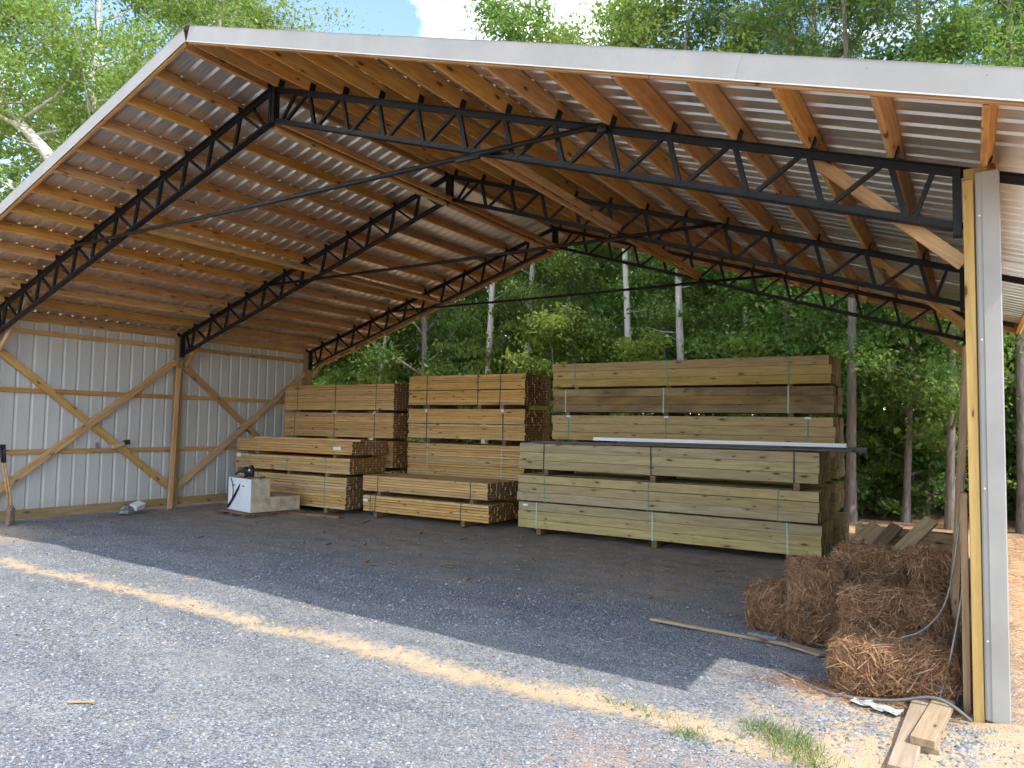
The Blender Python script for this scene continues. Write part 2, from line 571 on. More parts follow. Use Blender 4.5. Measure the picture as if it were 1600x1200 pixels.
def tag(o, label, cat, group=None, kind=None):
    o['label'] = label
    if cat:
        o['category'] = cat
    if group:
        o['group'] = group
    o['kind'] = kind or 'thing'
    return o


def thing(name, label, cat, loc=(0, 0, 0), rz=0.0, group=None):
    o = new(name, None)
    o.empty_display_size = 0.2
    o.location = loc
    o.rotation_euler = (0, 0, rz)
    return tag(o, label, cat, group)


def frame_mat(p, xd, up):
    x = Vector(xd).normalized()
    z = Vector(up)
    z = (z - x * z.dot(x)).normalized()
    y = z.cross(x)
    return Matrix(((x.x, y.x, z.x, p[0]), (x.y, y.y, z.y, p[1]), (x.z, y.z, z.z, p[2]), (0, 0, 0, 1)))


def beam(name, p0, p1, d, h, mat, parent, up=(0, 0, 1), end=None, b=None):
    """board from p0 to p1 (centre line), h along up, d across"""
    p0, p1 = Vector(p0), Vector(p1)
    L = (p1 - p0).length
    return new(name, box_mesh(L, d, h, mat, end, b), parent, frame_mat((p0 + p1) / 2, p1 - p0, up))


class MB:
    """collects pieces of ONE part"""
    def __init__(self):
        self.V, self.F4, self.F3, self.n = [], [], [], 0

    def add(self, V, F4=None, F3=None):
        V = np.asarray(V, float)
        self.V.append(V)
        if F4 is not None and len(F4):
            self.F4.append(np.asarray(F4) + self.n)
        if F3 is not None and len(F3):
            self.F3.append(np.asarray(F3) + self.n)
        self.n += len(V)

    def box(self, c, size, b=0.002, M=None):
        V, F4, F3, _ = cham_box(size[0], size[1], size[2], min(b, 0.3 * min(size)))
        if M is not None:
            R = np.array(M.to_3x3())
            V = V @ R.T
        self.add(V + np.array(c), F4, F3)

    def bar(self, p0, p1, d, h, up=(0, 0, 1), b=0.002):
        p0, p1 = Vector(p0), Vector(p1)
        M = frame_mat((0, 0, 0), p1 - p0, up)
        self.box((p0 + p1) / 2, ((p1 - p0).length, d, h), b, M)

    def tube(self, pts, rad, sides=8, cap=True):
        pts = [Vector(p) for p in pts]
        n = len(pts)
        if isinstance(rad, (int, float)):
            rad = [rad] * n
        V = []
        ref = None
        for i, p in enumerate(pts):
            t = (pts[min(i + 1, n - 1)] - pts[max(i - 1, 0)]).normalized()
            if ref is None:
                ref = Vector((1, 0, 0)) if abs(t.x) < 0.8 else Vector((0, 1, 0))
            a = (ref - t * ref.dot(t)).normalized()
            ref = a
            bb = t.cross(a)
            for k in range(sides):
                an = 2 * math.pi * k / sides
                V.append(p + (a * math.cos(an) + bb * math.sin(an)) * rad[i])
        F4 = [[i * sides + k, i * sides + (k + 1) % sides, (i + 1) * sides + (k + 1) % sides, (i + 1) * sides + k]
              for i in range(n - 1) for k in range(sides)]
        F3 = []
        if cap:
            V += [pts[0], pts[-1]]
            c0, c1 = n * sides, n * sides + 1
            F3 += [[c0, (k + 1) % sides, k] for k in range(sides)]
            F3 += [[c1, (n - 1) * sides + k, (n - 1) * sides + (k + 1) % sides] for k in range(sides)]
        self.add([tuple(v) for v in V], F4, F3)

    def mesh(self, name, mat, smooth=False):
        fs = []
        if self.F4:
            fs.append(np.concatenate(self.F4))
        if self.F3:
            fs.append(np.concatenate(self.F3))
        return mesh_np(name, np.concatenate(self.V), fs, mat, smooth=smooth)


# ------------------------------------------------------------------ ground
def ground_z(gx, gy):
    gx, gy = np.asarray(gx, float), np.asarray(gy, float)
    gz = np.zeros_like(gx)
    r2 = np.random.default_rng(3)
    for f, a in ((0.5, 0.005), (1.3, 0.004), (3.0, 0.0028), (6.5, 0.003)):
        for _ in range(5):
            th = r2.uniform(0, 6.28)
            ph = r2.uniform(0, 6.28)
            gz += a * 0.6 * np.sin((gx * math.cos(th) + gy * math.sin(th)) * f * 2.2 + ph)
    inside = np.clip((9.3 - np.abs(gx)) * 2, 0, 1) * np.clip((gy + 6.2) * 2, 0, 1) * np.clip((9.6 - gy) * 2, 0, 1)
    gz *= inside
    gz -= 0.012
    # washed furrow under the rake, earth heaped round the front post
    gz -= 0.022 * np.exp(-((gy + 1.25) / 0.16) ** 2) * inside
    gz += 0.018 * np.exp(-((gy + 0.9) / 0.3) ** 2) * inside
    gz += 0.085 * np.exp(-(((gx - 7.62) / 0.24) ** 2 + ((gy + 0.22) / 0.2) ** 2))
    return gz


def ground():
    def axis(lo, hi, step, far):
        fine = np.arange(lo, hi + step / 2, step)
        k = np.array([0.5, 1.2, 2.2, 4, 7, 12, 20, 40, 90, 220, 600])
        k = k[k < far]
        return np.concatenate([(lo - k)[::-1], fine, hi + k])
    xs = axis(-9.0, 9.0, 0.06, 700)
    ys = axis(-6.0, 9.5, 0.06, 700)
    gx, gy = np.meshgrid(xs, ys)
    gz = ground_z(gx, gy)
    nx, ny = len(xs), len(ys)
    V = np.stack([gx.ravel(), gy.ravel(), gz.ravel()], 1)
    i = np.arange(ny - 1)[:, None] * nx + np.arange(nx - 1)[None, :]
    F = np.stack([i, i + 1, i + 1 + nx, i + nx], -1).reshape(-1, 4)
    o = new('ground', mesh_np('ground', V, [F], 'ground_gravel', smooth=True))
    o['kind'] = 'structure'
    o['label'] = 'grey gravel yard with a sandy strip and orange clay beyond the barn'


ground()


def gravel():
    n0 = 260000
    # denser towards the camera
    x = rng.uniform(-7.5, 8.2, n0)
    y = rng.uniform(-4.6, 4.5, n0)
    d = np.hypot(x - 7.39, y + 5.92)
    keep = rng.uniform(0, 1, n0) < np.clip((4.6 / d) ** 1.5, 0.06, 1)
    sandy = np.exp(-((y + 1.22 + 0.1 * np.sin(x * 1.7)) / 0.22) ** 2)
    keep &= rng.uniform(0, 1, n0) > 0.82 * sandy
    dirt = np.clip((y - 0.2) / 2.2, 0, 0.93)
    keep &= rng.uniform(0, 1, n0) > dirt
    keep &= ~((x > 6.7) & (y < 0.0) & (y > -1.6) & (rng.uniform(0, 1, n0) < 0.55))
    keep &= ~((x > 7.25) & (y > -0.4))
    # inside the view only
    fx, fy = -0.534, 0.843
    dx, dy = x - 7.39, y + 5.92
    ahead = dx * fx + dy * fy
    side = dx * 0.845 + dy * 0.534
    keep &= (ahead > 2.6) & (np.abs(side) < 0.76 * ahead + 0.3)
    x, y, d = x[keep], y[keep], d[keep]
    n = len(x)
    s = np.clip(rng.lognormal(-4.98, 0.36, n), 0.004, 0.020) * np.where(d > 7, 1.35, 1.0)
    base = np.array([[1, 0, 0], [0.25, 0.9, 0.1], [-0.85, 0.4, -0.1], [-0.5, -0.85, 0.1], [0.5, -0.75, -0.1], [0.1, 0.05, 0.75], [0, 0, -0.6]])
    tri = np.array([[0, 1, 5], [1, 2, 5], [2, 3, 5], [3, 4, 5], [4, 0, 5]])
    B = base[None] * (1 + rng.uniform(-0.35, 0.35, (n, 7, 3)))
    a = rng.uniform(0, 6.28, n)
    c, sn = np.cos(a), np.sin(a)
    R = np.zeros((n, 3, 3))
    R[:, 0, 0] = c; R[:, 0, 1] = -sn; R[:, 1, 0] = sn; R[:, 1, 1] = c; R[:, 2, 2] = 1
    tilt = rng.uniform(-0.7, 0.7, n)
    T = np.zeros((n, 3, 3))
    T[:, 0, 0] = 1; T[:, 1, 1] = np.cos(tilt); T[:, 1, 2] = -np.sin(tilt); T[:, 2, 1] = np.sin(tilt); T[:, 2, 2] = np.cos(tilt)
    V = np.einsum('nij,nkj->nki', R @ T, B) * s[:, None, None]
    V[:, :, 2] *= 0.75
    V += np.stack([x, y, s * 0.10 + ground_z(x, y)], 1)[:, None, :]
    V = V[:, :6].reshape(-1, 3)
    F = (tri[None] + (np.arange(n) * 6)[:, None, None]).reshape(-1, 3)
    o = new('gravel', mesh_np('gravel', V, [F], 'gravel_stone'))
    tag(o, 'loose crushed grey gravel spread over the yard in front of the barn', 'gravel', kind='stuff')


gravel()

# ------------------------------------------------------------------ pole barn
W, H, M_, D = 7.366, 3.781, 0.3201, 0.455
ZP = H + M_ * W
YF, YB = -1.226, 8.60
XE = 8.10
TY = (0.0, 3.665, 7.35)
NL = math.hypot(1, M_)
barn = thing('pole_barn', 'open-fronted pole barn with ribbed metal gable roof on black steel trusses and timber purlins', 'barn')


def zt(x):
    return ZP - M_ * abs(x)


def nrm(s):
    return Vector((s * M_, 0, 1)) / NL


PX = [0.090 + 0.569 * i for i in range(15)]
# purlins
for s in (1, -1):
    for i, px in enumerate(PX):
        c = Vector((s * px, 0, zt(px))) + nrm(s) * 0.085
        # two lengths butted over the middle truss, slightly out of line as carpentry is
        for (ya, yb) in ((YF + 0.045, TY[1] - 0.002), (TY[1] + 0.002, YB - 0.045)):
            j0, j1 = rnd.uniform(-0.006, 0.006), rnd.uniform(-0.006, 0.006)
            beam('purlin', (c.x + j0, ya, c.z), (c.x + j1, yb, c.z), 0.04, 0.168, 'wood_purlin', barn, nrm(s), 'wood_endgrain')
# roof sheets
def panel_profile(width, n, hmaj=0.026, hmin=0.0016):
    """(u, h) across the sheet"""
    p = []
    st = width / n
    for k in range(n):
        u = k * st
        p += [(u + 0.000, 0), (u + 0.012, 0), (u + 0.036, hmaj), (u + 0.054, hmaj), (u + 0.078, 0)]
        for f in (0.52, 0.76):
            c = u + st * f
            p += [(c - 0.016, 0), (c - 0.006, hmin), (c + 0.006, hmin), (c + 0.016, 0)]
    p.append((width, 0))
    return p


NPAN = 11
PW = (YB - YF) / NPAN
prof = panel_profile(PW, 4)
Ls = (XE - 0.01) * NL


def sheet_mesh(name, prof, length, mat, seg=1):
    V, F = [], []
    m = len(prof)
    for j in range(seg + 1):
        for (u, h) in prof:
            V.append((length * j / seg, u, h))
    for j in range(seg):
        for k in range(m - 1):
            a = j * m + k
            F.append((a, a + m, a + m + 1, a + 1))
    return mesh_np(name, V, [np.array(F)], mat)


roof_me = sheet_mesh('roof_sheet', prof, Ls, 'metal_roof')
for s in (1, -1):
    x = Vector((s, 0, -M_)) / NL
    z = nrm(s)
    y = z.cross(x)
    for k in range(NPAN):
        y0 = YF + PW * k if y.y > 0 else YF + PW * (k + 1)
        p = Vector((s * 0.01, y0, ZP - M_ * 0.01)) + z * (0.172 + 0.0006 * (k % 2))
        mm = Matrix(((x.x, y.x, z.x, p.x), (x.y, y.y, z.y, p.y), (x.z, y.z, z.z, p.z), (0, 0, 0, 1)))
        new('roof_sheet', roof_me, barn, mm)
# ridge cap
mb = MB()
for s in (1, -1):
    mb.bar((0, YF - 0.012, ZP + 0.185), (0, YF - 0.012, ZP + 0.186), 0.001, 0.001) if False else None
    d = Vector((s, 0, -M_)) / NL
    a = Vector((0, 0, ZP + 0.212))
    b_ = a + d * 0.17
    mid = (a + b_) / 2
    mb.box((mid.x, (YF + YB) / 2, mid.z), (0.17, YB - YF + 0.03, 0.003), 0.001, frame_mat((0, 0, 0), d, nrm(s)))
new('ridge_cap', mb.mesh('ridge_cap', 'metal_trim'), barn)
# rake boards and metal rake trim at both gable ends
for (yy, sg) in ((YF, -1), (YB, 1)):
    for s in (1, -1):
        n_ = nrm(s)
        def P(xx, off):
            q = Vector((s * xx, 0, zt(xx))) + n_ * off
            return q
        for (xa, xb) in ((0.022, 2.75), (2.754, 5.5), (5.504, XE - 0.01)):
            a, b_ = P(xa, 0.088), P(xb, 0.088)
            beam('rake_board', (a.x, yy - sg * 0.022, a.z), (b_.x, yy - sg * 0.022, b_.z), 0.038, 0.160, 'wood_purlin', barn, n_, 'wood_endgrain')
        for (xa, xb, of) in ((0.0, 3.1, 0.0), (3.07, 6.1, 0.003), (6.07, XE, 0.0)):
            m2 = MB()
            a, b_ = P(xa, 0.111), P(xb, 0.111)
            if xa == 0.0:
                a = a - Vector((s * n_.x * s * 0, 0, 0))
            m2.bar((a.x, yy + sg * (0.004 + of), a.z), (b_.x, yy + sg * (0.004 + of), b_.z), 0.003, 0.176, n_)
            a, b_ = P(xa, 0.0235), P(xb, 0.0235)
            m2.bar((a.x, yy + sg * (0.012 + of), a.z), (b_.x, yy + sg * (0.012 + of), b_.z), 0.020, 0.003, Vector((0, sg * 0.72, 0.69)))
            a, b_ = P(xa, 0.2005), P(xb, 0.2005)
            m2.bar((a.x, yy - sg * (0.05 - of), a.z), (b_.x, yy - sg * (0.05 - of), b_.z), 0.115, 0.003, n_)
            rt = new('rake_trim', m2.mesh('rake_trim', 'metal_trim'), barn)
            m3 = MB()
            xx_ = xa + 0.18
            while xx_ < xb - 0.05:
                q = P(xx_, 0.155)
                m3.tube([(q.x, yy + sg * (0.005 + of), q.z), (q.x, yy + sg * (0.009 + of), q.z)], 0.0045, 6)
                xx_ += 0.6
            new('screw_row', m3.mesh('screw_row', 'metal_trim'), rt)
# eave fascia boards
for s in (1, -1):
    q = Vector((s * (XE - 0.06), 0, zt(XE - 0.06))) + nrm(s) * 0.083
    beam('eave_board', (q.x, YF + 0.05, q.z), (q.x, YB - 0.05, q.z), 0.038, 0.165, 'wood_purlin', barn, nrm(s), 'wood_endgrain')


# trusses
def build_truss():
    t = new('truss', None, barn)
    t.empty_display_size = 0.2
    up = (0, 0, 1)
    for s in (1, -1):
        n_ = nrm(s)
        xe = XE - 0.12
        def top(x, o=0.0):
            return Vector((s * x, o, zt(x)))
        def bot(x, o=0.0):
            return Vector((s * x, o, zt(x) - D))
        m = MB()   # top chord: two angles back to back
        a, b_ = top(0.03) - n_ * 0.005, top(xe) - n_ * 0.005
        m.bar(a, b_, 0.105, 0.008, n_)
        for oy in (-0.012, 0.012):
            a, b_ = top(0.03, oy) - n_ * 0.036, top(xe, oy) - n_ * 0.036
            m.bar(a, b_, 0.008, 0.056, n_)
        new('top_chord', m.mesh('top_chord', 'steel_black'), t)
        m = MB()
        a, b_ = bot(0.03) + n_ * 0.004, bot(W - 0.01) + n_ * 0.004
        m.bar(a, b_, 0.092, 0.008, n_)
        for oy in (-0.012, 0.012):
            a, b_ = bot(0.03, oy) + n_ * 0.034, bot(W - 0.01, oy) + n_ * 0.034
            m.bar(a, b_, 0.008, 0.052, n_)
        new('bottom_chord', m.mesh('bottom_chord', 'steel_black'), t)
        def web(x0, x1, w=0.036):
            p, q = top(x0) - Vector((0, 0, 0.05)), bot(x1) + Vector((0, 0, 0.05))
            d = (q - p).normalized()
            beam('web_strut', p - d * 0.02, q + d * 0.02, w * 0.9, 0.04, 'steel_black', t, Vector((0, 1, 0)), b=0.002)
        beam('end_plate', (s * 0.032, 0, ZP - 0.012), (s * 0.032, 0, ZP - D - 0.005), 0.05, 0.09, 'steel_black', t, (0, 1, 0))
        beam('end_plate', (s * (W - 0.035), 0, zt(W) - 0.004), (s * (W - 0.035), 0, zt(W) - D - 0.03), 0.055, 0.10, 'steel_black', t, (0, 1, 0))
        web(0.40, 0.17)
        web(PX[1] - 0.06, 0.25)
        for i in range(1, 13):
            web(PX[i], PX[i] + 0.09, 0.048)
            if i < 12:
                web(PX[i + 1] - 0.06, PX[i] + 0.16)
        web(PX[12] + 0.27, PX[12] + 0.15)
        for i in range(0, 14):
            m = MB()
            q = 0.026 * s
            m.bar(top(PX[i] + q) + n_ * 0.001, top(PX[i] + q) + n_ * 0.10, 0.007, 0.085, Vector((0, 1, 0)))
            m.bar(top(PX[i] + q) + n_ * 0.005, top(PX[i] + q * 3) + n_ * 0.005, 0.085, 0.007, n_)
            new('purlin_clip', m.mesh('purlin_clip', 'steel_black'), t)
    return t


t0 = build_truss()
kids = list(t0.children)
t0.location = (0, TY[0], 0)
for ty in TY[1:]:
    tt = t0.copy()
    COL.objects.link(tt)
    tt.location = (0, ty, 0)
    for ch in kids:
        c = ch.copy()
        COL.objects.link(c)
        c.parent = tt
# tie rods across each truss
for ty in TY:
    m = MB()
    zl, zr = zt(4.63) - 0.02, zt(4.58) - 0.02
    m.tube([(-4.65, ty - 0.07, zl), (0, ty - 0.07, (zl + zr) / 2 - 0.015), (4.60, ty - 0.07, zr)], 0.026, 10)
    m.bar((2.95, ty - 0.07, zl - 0.004), (3.25, ty - 0.07, zl - 0.004), 0.035, 0.066)
    for s in (-1, 1):
        m.bar((s * 4.60, ty - 0.074, zl + 0.03), (s * 4.60, ty - 0.074, zl - 0.05), 0.09, 0.02, (0, 1, 0))
    new('tie_rod', m.mesh('tie_rod', 'steel_black', True), barn)
# timber laterals lying on the bottom chords
for (xx, dy) in ((-3.1, 0.0), (3.15, 0.0)):
    zz = zt(xx) - D + 0.10
    for k, (ya, yb) in enumerate(((TY[0] + 0.06, TY[1] - 0.06), (TY[1] + 0.06, TY[2] - 0.06))):
        beam('lateral_brace', (xx, ya, zz + 0.03), (xx, yb, zz + 0.01), 0.04, 0.09, 'wood_brace', barn, nrm(1 if xx > 0 else -1), 'wood_endgrain')
        sx = 1 if xx > 0 else -1
        beam('lateral_brace', (xx - sx * 0.07, ya, zz - 0.035), (xx - sx * 0.07, yb, zz - 0.045), 0.09, 0.04, 'wood_brace', barn, nrm(sx), 'wood_endgrain')
for k, (ya, yb) in enumerate(((TY[0] + 0.06, TY[1] - 0.06), (TY[1] + 0.06, TY[2] - 0.06))):
    beam('lateral_brace', (0.085, ya, ZP - D + 0.02), (0.085, yb, ZP - D + 0.0), 0.04, 0.09, 'wood_brace', barn, (0, 0, 1), 'wood_endgrain')
    beam('lateral_brace', (-0.06, ya, ZP - D - 0.045), (-0.06, yb, ZP - D - 0.05), 0.10, 0.04, 'wood_brace', barn, (0, 0, 1), 'wood_endgrain')
# posts
for ti, ty in enumerate(TY):
    for s in (1, -1):
        beam('post', (s * (W + 0.075), ty, -0.25), (s * (W + 0.075), ty, zt(W) - 0.03), 0.14, 0.14, 'wood_post', barn, (0, 1, 0))
        # knee brace
        yy = ty + 0.115
        beam('knee_brace', (s * (W - 0.0), yy, 3.12), (s * 6.34, yy, zt(6.34) - 0.02), 0.04, 0.10, 'wood_brace', barn, (0, 0, 1), 'wood_endgrain')
# girts, skirt boards, cross braces and sheet walls on both long sides
for s in (1, -1):
    xo = s * (W + 0.147 + 0.02)
    for z in (1.27, 2.42, 3.52):
        for (ya, yb) in ((TY[0] - 0.06, TY[1] - 0.003), (TY[1] + 0.003, TY[2] + 0.06)):
            beam('girt', (xo, ya, z), (xo, yb, z), 0.04, 0.09, 'wood_brace', barn, (0, 0, 1), 'wood_endgrain')
    for (ya, yb) in ((TY[0] - 0.06, TY[1] - 0.003), (TY[1] + 0.003, TY[2] + 0.06)):
        beam('skirt_board', (xo, ya, 0.115), (xo, yb, 0.115), 0.04, 0.17, 'wood_post', barn, (0, 0, 1), 'wood_endgrain')
        beam('eave_girt', (xo, ya, 3.745), (xo, yb, 3.745), 0.04, 0.06, 'wood_brace', barn, (0, 0, 1), 'wood_endgrain')
    xi = s * (W + 0.115)
    for (a, b_) in ((TY[0], TY[1]), (TY[1], TY[2])):
        beam('cross_brace', (xi, a + 0.08, 3.18), (xi, b_ - 0.08, 0.45), 0.036, 0.14, 'wood_brace', barn, (0, 0, 1), 'wood_endgrain')
        beam('cross_brace', (xi - s * 0.040, a + 0.08, 0.45), (xi - s * 0.040, b_ - 0.08, 3.2), 0.036, 0.14, 'wood_brace', barn, (0, 0, 1), 'wood_endgrain')
    # wall sheets: ribs vertical
    n_w = 7
    y_a, y_b = TY[0] - 0.075, TY[2] + 0.10
    pw = (y_b - y_a) / n_w
    wprof = panel_profile(pw, 4, 0.020, 0.0006)
    wl = sheet_mesh('wall_sheet', wprof, 3.76, 'metal_wall')
    xs_ = s * (W + 0.147 + 0.046)
    for k in range(n_w):
        # local x -> up, local y -> along, local z -> outward
        y0 = y_a + pw * (k if s < 0 else k + 1)
        yd = 1 if s < 0 else -1
        mm = Matrix(((0, 0, s, xs_ + s * 0.0006 * (k % 2)), (0, yd, 0, y0), (1, 0, 0, 0.045), (0, 0, 0, 1)))
        new('wall_sheet', wl, barn, mm)
# sister board leaning against the middle wall post
beam('post_board', (-7.30, 3.50, -0.02), (-7.34, 3.60, 3.05), 0.10, 0.04, 'wood_brace', barn, (1, 0, 0), 'wood_endgrain')
# front corner of the other side: yellow jamb board and folded metal trim
beam('jamb_board', (W + 0.036, -0.089, -0.1), (W + 0.030, -0.089, 3.66), 0.034, 0.062, 'wood_yellow', barn, (1, 0, 0))
beam('post_board', (W - 0.03, 0.10, -0.1), (W - 0.03, 0.10, 1.5), 0.11, 0.045, 'wood_grey', barn, (1, 0, 0))
m = MB()
tv = []
for z in (0.035, 3.70):
    for (x, y) in ((W + 0.072, -0.098), (W + 0.083, -0.112), (W + 0.104, -0.112), (W + 0.112, -0.124), (W + 0.205, -0.124), (W + 0.212, -0.116), (W + 0.212, 0.01)):
        tv.append((x, y, z))
k = 7
m.add(tv, [(i, i + 1, i + 1 + k, i + k) for i in range(k - 1)])
new('corner_trim', m.mesh('corner_trim', 'metal_trim'), barn)
m = MB()
for z in (0.55, 1.55, 2.55, 3.4):
    m.tube([(W + 0.094, -0.113, z), (W + 0.094, -0.120, z)], 0.007, 6)
new('screw_heads', m.mesh('screw_heads', 'metal_white'), barn)
m = MB()
tv = []
for z in (0.05, 3.72):
    for (x, y) in ((W + 0.072, -0.09), (W + 0.205, -0.09), (W + 0.212, 0.01)):
        tv.append((-x, y, z))
m.add(tv, [(i, i + 3, i + 4, i + 1) for i in range(2)])
new('corner_trim', m.mesh('corner_trim', 'metal_trim'), barn)
m = MB()
m.box((-W - 0.11, 1.98, 1.38), (0.04, 0.07, 0.11), 0.006)
new('outlet_box', m.mesh('outlet_box', 'metal_grey'), barn)
for i, (y, z, h_, w_) in enumerate(((-0.02, 1.0, 0.0, 0.0),)):
    pass

# ------------------------------------------------------------------ lumber packs
def lumber_pack(label, x0, x1, y0, y1, z0, z1, rows, cols, mat, end, straps, strap_mat, under, group, single=True,
                tags=(), jitter=0.03, rot=0.0, split=None, runner_x=None, strap_w=0.022):
    cx, cy = (x0 + x1) / 2, (y0 + y1) / 2
    L, dp, hh = x1 - x0, y1 - y0, z1 - z0
    r = thing('lumber_pack', label, 'lumber pack', (cx, cy, z0 - under), rot, group)
    rh, cd = hh / rows, dp / cols
    zs = under
    inner = MB()
    boards = []
    for i in range(rows):
        extra = 0.0
        if split and i >= split:
            extra = 0.014
        for j in range(cols):
            ex = rnd.uniform(-jitter, jitter) * (1.0 if rnd.random() < 0.25 else 0.3)
            cen = (ex, -dp / 2 + (j + 0.5) * cd + rnd.uniform(-0.003, 0.003), zs + (i + 0.5) * rh + extra)
            front = j == 0
            if single or front:
                me = box_mesh(L, cd - 0.004, rh - rnd.choice((0.002, 0.003, 0.004, 0.006, 0.011)), mat, end)
                o = new('board', me, r)
                o.location = (cen[0], cen[1] - (rnd.uniform(0, 0.006) if front else 0), cen[2])
                o.rotation_euler = (rnd.uniform(-0.01, 0.01), rnd.uniform(-0.0006, 0.0006), rnd.uniform(-0.0008, 0.0008))
            else:
                boards.append((cen, (L, cd - 0.002, rh - 0.002)))
    if boards:
        Vs, F4s, F3s, mi4 = [], [], [], []
        nv = 0
        for cen, sz in boards:
            V, F4, F3, ends = cham_box(sz[0], sz[1], sz[2], 0.001)
            Vs.append(V + np.array(cen))
            F4s.append(F4 + nv)
            F3s.append(F3 + nv)
            mi4 += ends
            nv += len(V)
        F4 = np.concatenate(F4s)
        F3 = np.concatenate(F3s)
        me = mesh_np('inner_boards', np.concatenate(Vs), [F4, F3], [mat, end], mi4 + [0] * len(F3))
        o = new('inner_boards', me, r)
        o['kind'] = 'stuff'
    hh2 = hh + (0.014 if split else 0)
    for sx in straps:
        m = MB()
        w_ = strap_w
        e = 0.0025
        lean = rnd.uniform(-0.012, 0.012)
        m.bar((sx + lean, -dp / 2 - 0.008, zs - e), (sx, -dp / 2 - 0.008, zs + hh2 + e), 0.002, w_, (1, 0, 0), 0.0004)
        m.bar((sx, dp / 2 + 0.006, zs - e), (sx, dp / 2 + 0.006, zs + hh2 + e), 0.002, w_, (1, 0, 0), 0.0004)
        m.bar((sx, -dp / 2 - 0.009, zs + hh2 + e), (sx, dp / 2 + 0.007, zs + hh2 + e), w_, 0.002, (0, 0, 1), 0.0004)
        m.bar((sx, -dp / 2 - 0.009, zs - e), (sx, dp / 2 + 0.007, zs - e), w_, 0.002, (0, 0, 1), 0.0004)
        new('strap', m.mesh('strap', strap_mat), r)
    rx = runner_x if runner_x is not None else (straps if len(straps) > 1 else (-L * 0.36, L * 0.36))
    if under > 0.008:
        for sx in rx:
            o = new('runner', box_mesh(0.09, dp - 0.02, under - 0.004, 'wood_dunnage', None), r)
            o.location = (sx + 0.03, rnd.uniform(-0.012, 0.012), under / 2 - 0.001)
    for (tx, tz, tw, th) in tags:
        o = new('tag', box_mesh(tw, 0.004, th, 'paper', None, 0.001), r)
        o.location = (tx, -dp / 2 - 0.0125, zs + tz)
        o.rotation_euler = (rnd.uniform(-0.2, 0.1), rnd.uniform(-0.06, 0.06), 0)
    return r


G1 = 'packs of treated lumber stacked at the open back of the barn'
G2 = 'packs of yellow pine boards stacked under the roof'
TE = 'wood_endgrain_treated'
# near stack of treated lumber
fx0, fx1, fy0, fy1 = 0.49, 5.54, 5.22, 6.24
lumber_pack('olive treated lumber pack on the gravel, bottom of the near stack beside the straw bales', fx0 + 0.02, fx1 + 0.03, fy0, fy1, 0.115, 0.568, 3, 8, 'wood_treated', TE, (-2.15, 0.0, 2.06), 'strap_pale', 0.115, G1, tags=((-2.38, 0.40, 0.10, 0.035),))
lumber_pack('olive treated lumber pack with thin green straps, middle of the near stack', fx0, fx1, fy0, fy1, 0.592, 1.045, 3, 8, 'wood_treated', TE, (-1.98, -0.05, 1.96), 'strap_green', 0.022, G1, strap_w=0.015)
lumber_pack('olive treated lumber pack with dark knots and black straps, carrying the metal trim strips', fx0 + 0.02, fx1, fy0, fy1, 1.155, 1.605, 3, 8, 'wood_treated', TE, (-2.0, -0.02, 2.18), 'strap_black', 0.108, G1)
# far stack of treated lumber, six high
bx0, bx1, by0, by1 = 0.47, 5.52, 6.50, 7.42
lumber_pack('treated lumber pack standing on the ground, lowest of the tall far stack', bx0 + 0.1, bx1 + 0.13, by0, by1, 0.115, 0.56, 3, 7, 'wood_treated', TE, (-1.9, 0.1, 2.0), 'strap_green', 0.115, G1)
lumber_pack('treated lumber pack second from the ground in the tall far stack', bx0 + 0.02, bx1 + 0.05, by0, by1, 0.645, 1.085, 3, 7, 'wood_treated', TE, (-1.9, 0.1, 2.0), 'strap_green', 0.083, G1)
lumber_pack('treated lumber pack third from the ground in the tall far stack', bx0 + 0.03, bx1 + 0.06, by0, by1, 1.165, 1.60, 3, 7, 'wood_treated', TE, (-1.9, 0.1, 2.0), 'strap_green', 0.078, G1)
lumber_pack('tan treated pack with white strap tags, third from top of the tall far stack', bx0, bx1 + 0.05, by0, by1, 1.66, 2.135, 3, 7, 'wood_treated_warm', TE, (-2.2, -0.24, 2.14), 'strap_green', 0.058, G1,
            tags=((-2.19, 0.455, 0.09, 0.035), (-0.23, 0.455, 0.09, 0.035), (2.15, 0.455, 0.10, 0.035)), runner_x=(-2.1, 0, 2.1))
lumber_pack('dark weathered brown lumber pack, second from the top of the tall far stack', bx0, bx1 + 0.03, by0, by1, 2.195, 2.635, 3, 7, 'wood_treated_brown', TE, (-2.25, -0.27, 1.86), 'strap_pale', 0.058, G1)
lumber_pack('golden treated lumber pack lying on top of the tall far stack', bx0, bx1, by0, by1, 2.675, 3.13, 3, 7, 'wood_treated_warm', TE, (-2.04, -0.2, 1.87), 'strap_green', 0.038, G1)
# middle stacks of yellow pine
PE = 'wood_endgrain'
lumber_pack('yellow pine pack on the gravel, under the low middle pack beside the treated lumber', -3.25, -0.12, 5.20, 6.26, 0.115, 0.437, 6, 11, 'wood_pine', PE, (-1.36, -1.22, 0.94), 'strap_black', 0.115, G2, False, tags=((-1.49, 0.22, 0.13, 0.06),), runner_x=(-1.25, 0.95), strap_w=0.016)
lumber_pack('yellow pine pack with a ragged open top, upper of the low middle pair', -3.26, -0.14, 5.19, 6.25, 0.530, 0.842, 6, 11, 'wood_pine', PE, (-1.15, 1.17), 'strap_black', 0.09, G2, False, jitter=0.03, strap_w=0.018)
cb = (-3.20, -0.17, 6.50, 7.54)
lumber_pack('yellow pine pack lowest in the high middle stack, behind the low pair', *cb, 0.115, 0.72, 11, 11, 'wood_pine', PE, (-1.0, 1.0), 'strap_green', 0.115, G2, False)
